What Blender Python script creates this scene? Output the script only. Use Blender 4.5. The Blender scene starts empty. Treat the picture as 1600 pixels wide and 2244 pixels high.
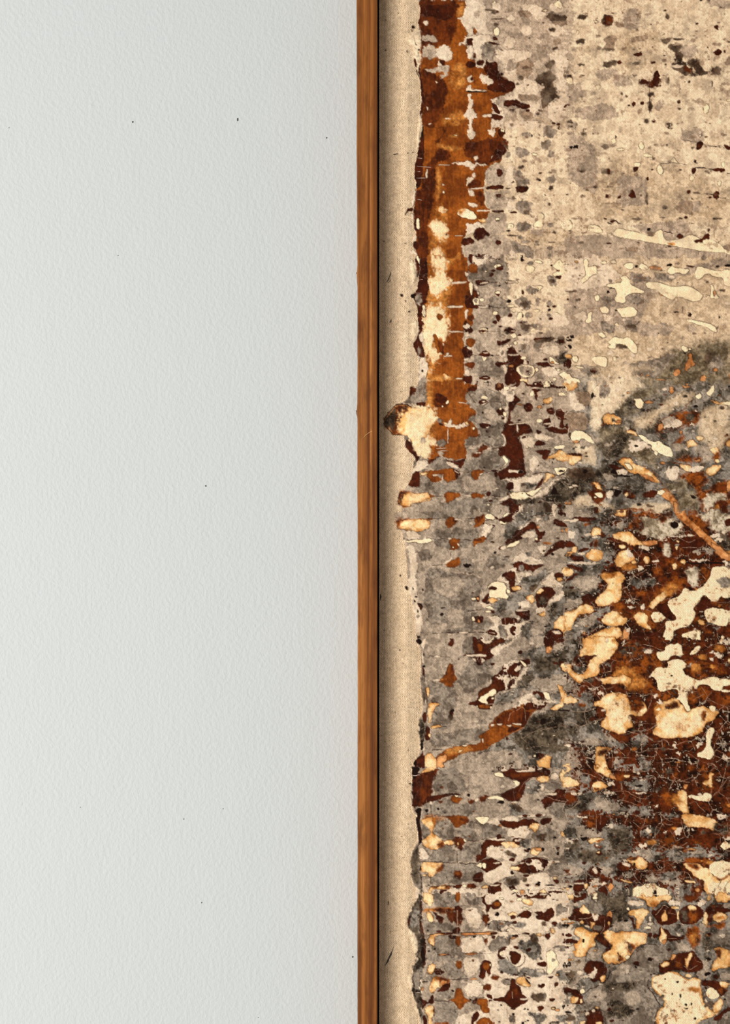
# Detail of a framed abstract painting on a plaster wall
import bpy, bmesh, math, random
import numpy as np
sc=bpy.context.scene
C=sc.collection
S=0.00028            # metres per unit of the painting's own measure (1600 units = 0.448 m)
D=0.90               # camera to painting face
PF=0.029             # painting face, metres proud of the wall
Z0=1.5
CY=-(PF+D)
# ---- camera
cam=bpy.data.objects.new('camera',bpy.data.cameras.new('camera')); C.objects.link(cam)
cam.location=(0,CY,Z0); cam.rotation_euler=(math.pi/2,0,0)
cam.data.sensor_fit='HORIZONTAL'; cam.data.sensor_width=36; cam.data.lens=36*D/(1600*S); cam.data.clip_start=.01
sc.camera=cam
# ---- world, window light, exposure
w=bpy.data.worlds.new('room_light'); sc.world=w; w.use_nodes=True
w.node_tree.nodes['Background'].inputs[0].default_value=(.97,.99,1.0,1); w.node_tree.nodes['Background'].inputs[1].default_value=.36
def area(name,loc,tgt,sx,sy,e,c):
    l=bpy.data.lights.new(name,'AREA'); l.shape='RECTANGLE'; l.size=sx; l.size_y=sy; l.energy=e; l.color=c
    o=bpy.data.objects.new(name,l); C.objects.link(o); o.location=loc
    from mathutils import Vector
    o.rotation_euler=(Vector(tgt)-Vector(loc)).to_track_quat('-Z','Y').to_euler(); return o
area('window_light',(-1.55,-1.7,1.3),(0,0,1.5),2.0,1.6,84,(1,.985,.955))
sc.view_settings.view_transform='Standard'; sc.view_settings.look='None'; sc.view_settings.exposure=-0.17; sc.view_settings.gamma=1; sc.view_settings.use_curve_mapping=False
sc.cycles.max_bounces=6

def at(px,py,d):
    'point at depth d in front of the wall that lies behind (px,py) of the painting plane'
    k=(-d-CY)/D
    return ((px-800)*S*k,-d,Z0+(1122-py)*S*k)
def mesh_obj(name,verts,faces,mat,parent=None,smooth=False,mats=None):
    m=bpy.data.meshes.new(name); m.from_pydata([tuple(v) for v in verts],[],faces); m.validate(); m.update()
    m.materials.append(mat)
    if smooth: m.polygons.foreach_set('use_smooth',[True]*len(m.polygons))
    o=bpy.data.objects.new(name,m); C.objects.link(o)
    if parent: o.parent=parent
    return o
def box(x0,x1,y0,y1,z0,z1):
    v=[(x,y,z) for x in(x0,x1) for y in(y0,y1) for z in(z0,z1)]
    return v,[(0,1,3,2),(4,6,7,5),(0,4,5,1),(2,3,7,6),(0,2,6,4),(1,5,7,3)]
# ---- materials
def newmat(n):
    m=bpy.data.materials.new(n); m.use_nodes=True; t=m.node_tree; return m,t,t.nodes['Principled BSDF']
def N(t,ty,ins=None,**kw):
    n=t.nodes.new(ty)
    for k,v in kw.items(): setattr(n,k,v)
    for k,v in (ins or {}).items():
        if isinstance(v,bpy.types.NodeSocket): t.links.new(v,n.inputs[k])
        else: n.inputs[k].default_value=v
    return n
def M(t,op,a,b=0.0,c=0.0,clamp=False):
    n=t.nodes.new('ShaderNodeMath'); n.operation=op; n.use_clamp=clamp
    for i,v in enumerate((a,b,c)):
        if isinstance(v,bpy.types.NodeSocket): t.links.new(v,n.inputs[i])
        else: n.inputs[i].default_value=v
    return n.outputs[0]
def mixc(t,f,a,b,bt='MIX'):
    n=t.nodes.new('ShaderNodeMix'); n.data_type='RGBA'; n.blend_type=bt
    for i,v in ((0,f),(6,a),(7,b)):
        if isinstance(v,bpy.types.NodeSocket): t.links.new(v,n.inputs[i])
        else: n.inputs[i].default_value=v if i==0 else (*v,1)
    return n.outputs[2]
def coords(t,sx,sy,sz,dist=None):
    tc=N(t,'ShaderNodeTexCoord'); mp=N(t,'ShaderNodeMapping',{'Vector':tc.outputs['Object'],'Scale':(sx,sy,sz)}); return mp.outputs[0]
def s2l(c): 
    return tuple((v/255/12.92 if v/255<=.04045 else ((v/255+.055)/1.055)**2.4) for v in c)

# wall plaster: fine orange-peel under matt paint
plaster,t,b=newmat('matt_wall_paint')
n1=N(t,'ShaderNodeTexNoise',{'Vector':coords(t,1,1,.85),'Scale':430,'Detail':2.5,'Roughness':.55,'Distortion':.15})
n2=N(t,'ShaderNodeTexNoise',{'Vector':coords(t,1,1,.6),'Scale':70,'Detail':3,'Roughness':.5})
n3=N(t,'ShaderNodeTexNoise',{'Vector':coords(t,1,1,1),'Scale':9,'Detail':2})
hh=M(t,'ADD',n1.outputs[0],M(t,'MULTIPLY',n2.outputs[0],.7))
bp=N(t,'ShaderNodeBump',{'Height':hh,'Strength':.5,'Distance':.00075})
t.links.new(bp.outputs[0],b.inputs['Normal'])
t.links.new(mixc(t,n3.outputs[0],(.540,.563,.547),(.560,.576,.564)),b.inputs['Base Color'])
b.inputs['Roughness'].default_value=.75; b.inputs['Specular IOR Level'].default_value=.25

# stained timber
wood,t,b=newmat('stained_timber')
def woodmat(t,b,vert):
    a=(1,1,.012) if vert else (.012,1,1)
    g1=N(t,'ShaderNodeTexNoise',{'Vector':coords(t,*a),'Scale':240,'Detail':4,'Roughness':.55,'Distortion':.6})
    a2=(1,1,.035) if vert else (.035,1,1)
    g2=N(t,'ShaderNodeTexNoise',{'Vector':coords(t,*a2),'Scale':1500,'Detail':2,'Roughness':.6})
    g3=N(t,'ShaderNodeTexNoise',{'Vector':coords(t,1,1,.2) if vert else coords(t,.2,1,1),'Scale':150,'Detail':4,'Roughness':.65})
    r=N(t,'ShaderNodeValToRGB',{'Fac':g1.outputs[0]}); e=r.color_ramp.elements
    e[0].position=.34; e[0].color=(*s2l((98,52,20)),1); e[1].position=.66; e[1].color=(*s2l((176,112,54)),1)
    x=e.new(.5); x.color=(*s2l((142,84,34)),1)
    c=mixc(t,M(t,'MULTIPLY',M(t,'SUBTRACT',g2.outputs[0],.5,clamp=True),2.0,clamp=True),r.outputs[0],s2l((100,54,22)))
    c=mixc(t,M(t,'MULTIPLY',M(t,'SUBTRACT',g3.outputs[0],.46,clamp=True),3.0,clamp=True),c,s2l((86,44,16)))
    t.links.new(c,b.inputs['Base Color']); b.inputs['Roughness'].default_value=.55; b.inputs['Specular IOR Level'].default_value=.15
    bp=N(t,'ShaderNodeBump',{'Height':g2.outputs[0],'Strength':.35,'Distance':.0003}); t.links.new(bp.outputs[0],b.inputs['Normal'])
woodmat(t,b,True)
woodh,t,b=newmat('stained_timber_crosswise'); woodmat(t,b,False)
dark,t,b=newmat('shade_black_backing'); b.inputs['Base Color'].default_value=(.012,.009,.007,1); b.inputs['Roughness'].default_value=.9  # near-black colour stands in for the shade inside the frame gap
speckm,t,b=newmat('dark_fibre'); nn=N(t,'ShaderNodeTexNoise',{'Scale':900}); t.links.new(mixc(t,nn.outputs[0],(.012,.008,.006),(.05,.035,.025)),b.inputs['Base Color']); b.inputs['Roughness'].default_value=.7
goldm,t,b=newmat('golden_fibre'); nn=N(t,'ShaderNodeTexNoise',{'Scale':900}); t.links.new(mixc(t,nn.outputs[0],(.55,.28,.10),(.8,.45,.18)),b.inputs['Base Color'])
palem,t,b=newmat('pale_fibre'); nn=N(t,'ShaderNodeTexNoise',{'Scale':900}); t.links.new(mixc(t,nn.outputs[0],(.55,.42,.36),(.75,.6,.5)),b.inputs['Base Color'])

# woven canvas carrying the paint; the paint's own colours are mesh attributes
canvas,t,b=newmat('painted_canvas')
at1=N(t,'ShaderNodeAttribute',attribute_name='paint'); at2=N(t,'ShaderNodeAttribute',attribute_name='gloss')
tc=N(t,'ShaderNodeTexCoord'); wn=N(t,'ShaderNodeTexNoise',{'Vector':tc.outputs['Object'],'Scale':120,'Detail':3})
sp=N(t,'ShaderNodeSeparateXYZ',{'Vector':tc.outputs['Object']}); wnc=N(t,'ShaderNodeSeparateColor',{'Color':wn.outputs[1]})
X=M(t,'ADD',M(t,'DIVIDE',sp.outputs[0],S),M(t,'MULTIPLY',wnc.outputs[0],9.0)); Y=M(t,'ADD',M(t,'DIVIDE',sp.outputs[2],S),M(t,'MULTIPLY',wnc.outputs[1],9.0))
P_,Q_=3.35,2.75
u=M(t,'MULTIPLY',X,math.pi/P_); v=M(t,'MULTIPLY',Y,math.pi/(2*Q_))
d1=M(t,'ABSOLUTE',M(t,'SINE',M(t,'ADD',u,v))); d2=M(t,'ABSOLUTE',M(t,'SINE',M(t,'SUBTRACT',u,v)))
hw=M(t,'POWER',M(t,'MULTIPLY',M(t,'ADD',M(t,'MAXIMUM',d1,d2),M(t,'MULTIPLY',M(t,'ABSOLUTE',M(t,'SINE',u)),.35)),.74),1.3)
fn=N(t,'ShaderNodeTexNoise',{'Vector':tc.outputs['Object'],'Scale':1100,'Detail':2,'Roughness':.7})
dk=M(t,'MULTIPLY',M(t,'MULTIPLY',M(t,'SUBTRACT',1.0,hw,clamp=True),at1.outputs['Alpha']),M(t,'ADD',.35,M(t,'MULTIPLY',fn.outputs[0],1.5)))
f1=M(t,'SUBTRACT',1.0,M(t,'MULTIPLY',dk,.78),clamp=True)  # hollows of the weave darkened in the colour, painted shade between threads
f2=M(t,'ADD',.80,M(t,'MULTIPLY',fn.outputs[0],.40))
ff=M(t,'MULTIPLY',f1,f2)
cc=N(t,'ShaderNodeVectorMath',{0:at1.outputs['Color'],3:ff},operation='SCALE')
t.links.new(cc.outputs[0],b.inputs['Base Color'])
bh=M(t,'ADD',M(t,'MULTIPLY',hw,M(t,'ADD',M(t,'MULTIPLY',at1.outputs['Alpha'],1.1),.08)),M(t,'MULTIPLY',fn.outputs[0],.35))
bp=N(t,'ShaderNodeBump',{'Height':bh,'Strength':.55,'Distance':.00035}); t.links.new(bp.outputs[0],b.inputs['Normal'])
t.links.new(M(t,'SUBTRACT',.85,M(t,'MULTIPLY',at2.outputs['Fac'],.42)),b.inputs['Roughness']); b.inputs['Specular IOR Level'].default_value=.06

# ================= the wall
v,f=box(-2.2,2.2,0,.12,0,2.9)
wall=mesh_obj('wall_back',v,f,plaster); wall['kind']='structure'
def blob(name,px,py,d,rx,ry,mat,parent,seed):
    r=random.Random(seed); n=9; x,y,z=at(px,py,d); V=[];F=[]
    for k,(s,h) in enumerate(((1,0),(.85,.45),(.4,.8))):
        for i in range(n):
            a=2*math.pi*i/n; j=.75+.5*r.random()
            V.append((x+math.cos(a)*rx*S*s*j,y-h*min(rx,ry)*S*.6,z+math.sin(a)*ry*S*s*j))
    for k in range(2):
        for i in range(n): F.append((k*n+i,k*n+(i+1)%n,(k+1)*n+(i+1)%n,(k+1)*n+i))
    F.append(tuple(2*n+i for i in range(n)))
    F.append(tuple(reversed(range(n))))
    return mesh_obj(name,V,F,mat,parent)
for i,(px,py,rx,ry) in enumerate([(291,267,1.6,2.4),(521,262,1.8,3.6),(716,302,1.5,1.7),(451,1065,1.9,1.8),(489,1772,.9,1.8),(403,1795,.9,1.6),(442,1978,1.3,1.8),(176,1769,1.1,1),(773,2097,2,2),(20,280,1,1),(259,560,1.2,.9),(566,2230,1,1)]):
    blob('paint_speck',px,py,0,rx,ry,speckm,wall,i)

# ================= the framed painting: one thing
art=bpy.data.objects.new('framed_painting',None); C.objects.link(art)
art['label']='abstract rust, cream and grey painting on raw canvas in a thin stained wooden frame'; art['category']='painting'
FT=.034
def rail(pts,name,mat,vert,d0=.002,d1=FT):
    'pts: list of (a,b) edge pairs along the rail, in painting units; rounded front edges'
    V=[];F=[];n=8
    for (e0,e1,s) in pts:
        k=lambda q:(q,s) if vert else (s,q)
        for q,d in ((e0,d0),(e0,d1-.0007),(e0+.8,d1-.00018),(e0+2.6,d1),(e1-2.6,d1),(e1-.8,d1-.00018),(e1,d1-.0007),(e1,d0)):
            x,_,z=at(*k(q),FT); V.append((x,-d,z))
    m=len(pts)
    for j in range(m-1):
        for i in range(n): a=j*n+i; c=j*n+(i+1)%n; F.append((a,c,c+n,a+n))
    F.append(tuple(range(n))); F.append(tuple((m-1)*n+i for i in reversed(range(n))))
    o=mesh_obj(name,V,F,mat,art); bm=bmesh.new(); bm.from_mesh(o.data); bmesh.ops.recalc_face_normals(bm,faces=bm.faces); bm.to_mesh(o.data); bm.free(); return o
rr=random.Random(4); L=[]; w1=w2=0
T0,T1=-112,2356
for k in range(140):
    y=T0+1+(T1-T0-2)*k/139; w1=w1*.8+rr.uniform(-.22,.22); w2=w2*.85+rr.uniform(-.12,.12)
    e0=781.6+1.9*min(1,max(0,(y-300)/300))+w1; e1=827.6-.4*min(1,max(0,y/1200))+w2
    if abs(y-600)<7: e0-=1.5
    if abs(y-905)<9: e0-=1.2
    L.append((e0,e1,y))
rail(L,'frame_rail',wood,True)
rail([(1690,1735,T0+1),(1690,1735,T1-1)],'frame_rail',wood,True)
rail([(T0,T0+45,829),(T0,T0+45,1689)],'frame_rail',woodh,False)
rail([(T1-45,T1,829),(T1-45,T1,1689)],'frame_rail',woodh,False)
x0,_,z0=at(826,T1-40,.006); x1,_,z1=at(1690,T0+40,.006)
v,f=box(x0,x1,-.006,-.0025,z0,z1); mesh_obj('backing_board',v,f,dark,art)

# ================= the paint: traced shapes, unit coordinates of each traced sheet
STEP=1.4
GX0,GX1,GY0,GY1=831.0,1665.0,-60.0,2304.0
NX=int((GX1-GX0)/STEP)+1; NY=int((GY1-GY0)/STEP)+1
gx=GX0+np.arange(NX)*STEP; gy=GY0+np.arange(NY)*STEP
def mir(v,a,b):
    v=np.where(v>b,2*b-v,v); return np.where(v<a,2*a-v,v)
PX=mir(gx,0,1600).astype(np.float32)[None,:]+np.zeros((NY,1),np.float32)
PY=mir(gy,0,2243).astype(np.float32)[:,None]+np.zeros((1,NX),np.float32)
def vn(sx,sy,seed,X=None,Y=None):
    X=PX if X is None else X; Y=PY if Y is None else Y
    r=np.random.RandomState(seed); n=r.rand(int(2600/sy)+4,int(2000/sx)+4).astype(np.float32)
    u=(X+50)/sx; v=(Y+50)/sy; i=u.astype(np.int32); j=v.astype(np.int32)
    fu=u-i; fv=v-j; fu=fu*fu*(3-2*fu); fv=fv*fv*(3-2*fv)
    a=n[j,i]*(1-fu)+n[j,i+1]*fu; b=n[j+1,i]*(1-fu)+n[j+1,i+1]*fu
    return (a*(1-fv)+b*fv)*2-1
def fbm(s,seed,o=3,ax=1.0):
    t=0;a=1;w=0
    for k in range(o):
        t=t+a*vn(s*ax,s,seed+k*7); w+=a*.6; a*=.6; s=s/2.03
    return np.clip(t/w,-1,1)
def lin(c):
    c=np.asarray(c,np.float32)/255.
    return np.where(c<=.04045,c/12.92,((c+.055)/1.055)**2.4).astype(np.float32)
N3=fbm(5,11,2); N6=fbm(11,21,3); N14=fbm(26,31,3); N8=fbm(16,35,3); N40=fbm(80,41,3)
F2=vn(3.2,3.2,55); Nv=vn(3.0,16,66); Nh=vn(16,3.0,67); RM=fbm(9,77,2)
WX=(vn(8,8,91)*.6+vn(3.6,3.6,92)*.5+vn(2.2,2.2,97)*.3); WY=(vn(8,8,93)*.6+vn(3.6,3.6,94)*.5+vn(2.2,2.2,98)*.3)
BX=vn(22,22,95); BY=vn(22,22,96)
# code: colour, second colour, mottle contrast, fine-speck, warp, soft, rim, weave, gloss, crack, height
T={
'L':((234,207,170),(214,186,148),.5,.10,1.2,.8,0,1.0,0,0,0),
'g':((192,169,142),(152,131,109),.8,.24,3.0,1.6,.42,.42,.05,0,3),
'G':((163,145,124),(112,94,76),.85,.28,3.0,1.5,.55,.36,.1,0,3),
'b':((214,189,154),(180,153,119),.7,.22,5.0,9,0,.36,.0,0,3),
'w':((227,205,175),(203,179,149),.7,.14,3.2,1.2,.5,.3,.0,0,3.3),
'c':((232,210,174),(204,178,144),.6,.18,4.0,5,0,.34,.0,0,3.2),
'x':((146,128,100),(94,76,52),1.0,.4,8.0,13,0,.35,.1,.12,3),
'y':((216,197,166),(140,120,92),1.0,.4,7.0,3.5,0,.3,.1,.3,3),
'V':((210,142,82),(150,80,30),1.0,.2,2.0,1.2,.9,.2,.3,0,2.8),
'e':((172,146,118),(128,100,76),.8,.25,3.0,1.4,.38,.5,.05,0,3.1),
'm':((160,146,128),(82,70,55),1.0,.45,4.0,2.2,.2,.3,.15,.35,3),
'h':((106,90,70),(50,37,24),1.0,.5,5.0,4.5,0,.3,.2,.5,2.8),
'd':((112,88,66),(70,48,32),.9,.35,3.2,2.2,.1,.35,.2,0,2.9),
'B':((98,37,11),(60,19,5),.9,.14,1.8,.9,.35,.12,.8,.12,2.2),
'R':((122,54,14),(84,32,7),.9,.16,3.5,2.4,0,.25,.7,.05,2.3),
'O':((160,84,24),(130,62,15),.9,.12,1.8,1.1,.4,.28,.7,0,2.4),
'A':((200,134,64),(154,84,26),1.0,.3,6.0,6,0,.35,.4,0,2.5),
'U':((152,76,20),(80,32,8),1.0,.35,5.0,4.5,0,.2,.5,.3,2.5),
'S':((214,152,94),(176,104,52),.9,.15,1.6,1,.8,.15,.3,0,2.8),
'C':((250,230,190),(240,214,168),.5,.04,1.1,.8,.9,.3,.1,0,3.6),
'P':((248,218,164),(222,170,104),.9,.14,2.0,1.0,.7,.3,.2,.05,3.0),
'Q':((249,226,186),(240,208,158),.5,.08,1.4,.8,.25,.45,.0,0,3.4),
'q':((249,224,178),(238,198,144),.9,.12,6.0,6,0,.4,.0,0,3.3),
'k':((46,22,10),(30,12,5),.5,.05,1.0,.9,0,.1,.6,0,2.4),
'n':((106,44,12),(44,15,4),1.0,.5,5.0,3,0,.12,.8,1.0,2.4),
}
RIM=lin((66,32,14)); AMB=lin((198,128,58)); 
col=np.zeros((NY,NX,3),np.float32); col[:]=lin((190,170,145))
wv=np.full((NY,NX),.5,np.float32); gl=np.zeros((NY,NX),np.float32); ck=np.zeros((NY,NX),np.float32); ht=np.full((NY,NX),3,np.float32)
cls=np.zeros((NY,NX),np.int32); cch=np.zeros((NY,NX),np.uint8); sid=0; KEEP=set('CPQSOBRGwmkdAV'); NAMES={}
def cut(p,k=2,r=.22,lim=1e9):
    for _ in range(k):
        q=np.roll(p,-1,0); L=np.hypot(*(q-p).T)[:,None]+1e-6; e=np.minimum(r,lim/L); a=p*(1-e)+q*e; b=p*e+q*(1-e); lim*=.5
        p=np.stack([a,b],1).reshape(-1,2)
    return p
def rng(lo,hi,g): 
    return max(0,int(np.searchsorted(g,lo))),min(len(g),int(np.searchsorted(g,hi)))
def sdpoly(p,X,Y,closed=True):
    d=np.full(X.shape,1e9,np.float32); ins=np.zeros(X.shape,bool); n=len(p)
    for i in range(n if closed else n-1):
        ax,ay=p[i]; bx,by=p[(i+1)%n]; ex,ey=bx-ax,by-ay; L=ex*ex+ey*ey
        if L<1e-9: continue
        wx=X-ax; wy=Y-ay; t=np.clip((wx*ex+wy*ey)/L,0,1)
        dx=wx-ex*t; dy=wy-ey*t; np.minimum(d,dx*dx+dy*dy,out=d)
        if closed and ay!=by:
            c=(ay<=Y)!=(by<=Y)
            ins^=c&(X<ax+(Y-ay)*ex/ey)
    d=np.sqrt(d); return np.where(ins,-d,d) if closed else d
def ss(a): a=np.clip(a,0,1); return a*a*(3-2*a)
def shape(code,v,x0,y0,sc,base=False,only=None):
    global sid
    c=code[0]
    if c in 'luv':
        p=np.array(v,np.float32).reshape(-1,2)/sc+[x0,y0]; w=float(code[1:] or 3)/sc/2*1.25
        m=w+8; X0,X1=p[:,0].min()-m,p[:,0].max()+m; Y0,Y1=p[:,1].min()-m,p[:,1].max()+m
        if len(p)>2:
            q=[p[0]]
            for i in range(len(p)-1): q+= [p[i]*.75+p[i+1]*.25,p[i]*.25+p[i+1]*.75]
            p=np.array(q+[p[-1]])
        a0,a1=rng(X0,X1,gx); b0,b1=rng(Y0,Y1,gy)
        if a1<=a0 or b1<=b0: return
        s=np.s_[b0:b1,a0:a1]; wa=1.1 if c=='v' else 1.4
        d=sdpoly(p,PX[s]+WX[s]*wa,PY[s]+WY[s]*wa,False)
        if c=='u': al=np.clip(1-d/(w*2.2),0,1)**1.5*.8; C=lin((120,62,20))
        elif c=='v': al=np.clip((w*.75+.55-d)/1.0,0,1)*(.5+.4*N6[s]); C=lin((192,158,128))
        else: al=np.clip((w+.75-d)/1.1,0,1)*np.clip(.85+.5*RM[s],0,1); C=lin((62,28,14))
        al=np.clip(al,0,1)[...,None]; col[s]=col[s]*(1-al)+C*al
        return
    t=T[c]
    if len(v)==4:
        cx,cy,rx,ry=v; k=np.arange(12)*2*np.pi/12
        j=np.random.RandomState(int(cx*7+cy)).rand(12)*.24+.88
        p=np.stack([cx+rx*j*np.cos(k),cy+ry*j*np.sin(k)],1); cutn=1
    else: p=np.array(v,np.float32).reshape(-1,2); cutn=2
    p=(p+(p-p.mean(0))*.10)/sc+[x0,y0] if base else cut(p,cutn,.22,30)/sc+[x0,y0]
    m=60 if base else t[4]*1.6+t[5]*2+3
    a0,a1=rng(p[:,0].min()-m,p[:,0].max()+m,gx); b0,b1=rng(p[:,1].min()-m,p[:,1].max()+m,gy)
    if a1<=a0 or b1<=b0: return
    s=np.s_[b0:b1,a0:a1]
    size=min(np.ptp(p[:,0]),np.ptp(p[:,1])); wa=min(t[4]*1.2,.13*size+.6)
    if len(v)==4: wa=min(t[4]+1.2,.2*size+.5)
    if base: wa=12
    X=PX[s]+WX[s]*wa+BX[s]*wa*.5; Y=PY[s]+WY[s]*wa+BY[s]*wa*.5
    d=sdpoly(p,X,Y)
    if c=='q': d=d+N3[s]*3+Nv[s]*2.5+N14[s]*4
    if c in 'gGwRObdmh': d=d+N3[s]*wa*(.35+ck[s]*(1.6 if c in 'gGwm' else .4))+F2[s]*ck[s]*1.0
    soft=16 if base else min(t[5],.25*size+.4)
    al=ss(.5-d/(2*soft))
    mt=np.clip(.5+.5*t[2]*(N6[s]*.9+N14[s]*.7),0,1)
    if c in 'OR': mt=np.clip(mt+.45*Nv[s]+.4*N14[s],0,1)
    if c in 'mhnUdxyV': mt=np.clip(.5+t[2]*(N3[s]*.4+N6[s]*.55+N14[s]*.55)*1.2,0,1)
    if c in 'gGwbcm' and size>14:
        qq=N8[s]+.45*N14[s]-.12; mt=.5*mt+.5*ss(qq*7+.5); brk=np.exp(-(qq/.07)**2)*.3*np.clip(.3+RM[s],0,1)
    if c=='P': 
        q=np.clip(-d,0,99); w=min(13.,.4*size); e=np.exp(-q/max(w*.5,.6))
        mt=np.clip(mt*.5+np.clip(N14[s]*1.5+N6[s]*.7-.12,0,.85)+e*.5*np.clip(.7+.8*N14[s],0,1.4),0,1)
    C=lin(t[0])*(1-mt[...,None])+lin(t[1])*mt[...,None]
    if c=='P':
        e2=np.clip((e*1.2-.12)*(.75+.8*N6[s]),0,1)[...,None]; C=C*(1-e2*.85)+AMB*e2*.85; e3=(np.exp(-q/1.8)*.6*np.clip(.6+N14[s],0,1))[...,None]; C=C*(1-e3)+RIM*2.2*e3
    if c in 'BORS':
        e=np.exp(-np.clip(-d,0,99)/1.6)[...,None]*.35; C=C*(1-e)
    f=(1+t[3]*(F2[s]*.6+N3[s]*.5))[...,None]; C=np.clip(C*f,0,1)
    if c in 'gGwbcm' and size>14: C=C*(1-brk[...,None])+RIM*brk[...,None]
    if only is not None: al=al*np.isin(cch[s],only)
    A=al[...,None]; col[s]=col[s]*(1-A)+C*A
    if t[6]>0:
        r=np.exp(-((d-.2)/(.95 if c in 'CPSQ' else 1.1))**2)*t[6]*np.clip((1.0 if c in 'CPS' else .55)+.75*RM[s],0,1)
        if x0>=880: r=r*np.clip((np.minimum(np.abs(PX[s]-x0),np.abs(PX[s]-x0-360))-1.5)/2,0,1)*np.clip((np.minimum(np.abs(PY[s]-y0),np.abs(PY[s]-y0-280))-1.5)/2,0,1)
        if only is not None: r=r*np.isin(cch[s],only)
        r=r[...,None]*.9; col[s]=col[s]*(1-r)+RIM*r
    wv[s]=wv[s]*(1-al)+t[7]*al; gl[s]=gl[s]*(1-al)+t[8]*al
    ck[s]=ck[s]*(1-al)+t[9]*al; ht[s]=ht[s]*(1-al)+t[10]*al
    if c=='k' and size<14 and x0<880: return
    if only is None: cch[s][al>.5]=ord(c)
    sid+=1; inn=al>.5; cls[s][inn]=sid if c in KEEP else (-1 if c=='L' else 0); NAMES[sid]=c
def run(tiles):
    for ps in (1,0):
      for x0,y0,sc,txt in tiles:
        for li,ln in enumerate(txt.strip().split('\n')):
            a=ln.split(); bs=li==0 and a[0]!='L'
            if bs!=bool(ps): continue
            if len(a)<5: continue
            shape(a[0],[float(q) for q in a[1:]],x0,y0,sc,bs)
def scatter():
    r=np.random.RandomState(77)
    Z=[((1090,1600,1690,2244),430,'BBBBwwwPmkkS','wgGmhb',(2.2,7.5),1.5),
       ((930,1090,1700,2244),70,'kkwgO','wgGmb',(1.2,4),1.2),
       ((1060,1240,560,1120),170,'GgBBwCkm','wgGcb',(2.2,7),1.3),
       ((1030,1300,1120,1690),150,'GwBBmkgC','wgGmh',(2,7),1.5),
       ((1270,1600,1110,1900),260,'UUABBwmhR','nhmUR',(2.5,9),1.4),
       ((1080,1600,0,560),300,'eededdeB','cbgwe',(1.6,5.5),1.3),
       ((1240,1600,560,840),120,'eegGdw','cbgwe',(2,8),1.3),
       ((1240,1600,820,1120),170,'Shwwhdmu','cbgGmhd',(2,7),1.4)]
    for (a,b,c,d),n,cl,on,(s0,s1),asp in Z:
        on=[ord(q) for q in on]
        for _ in range(n):
            x=a+r.rand()*(b-a); y=c+r.rand()*(d-c); k=cl[r.randint(len(cl))]
            if a in(1090,930,1080): x=x*.45+.55*(round(x/30.5)*30.5-6+r.randn()*2); y=y*.45+.55*(round(y/27)*27+r.randn()*2)
            q=s0+(s1-s0)*r.rand()**2; rx=q*(1+.6*(asp-1)*r.rand()*2); ry=q*(.55+.4*r.rand())
            if k=='u': k='U'
            m=r.randint(5,9); j=.55+.7*r.rand(m); t_=np.arange(m)*2*np.pi/m
            v=np.stack([x+rx*j*np.cos(t_),y+ry*j*np.sin(t_)],1).ravel()
            shape(k,list(v),0,0,1.0,only=on)
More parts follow.
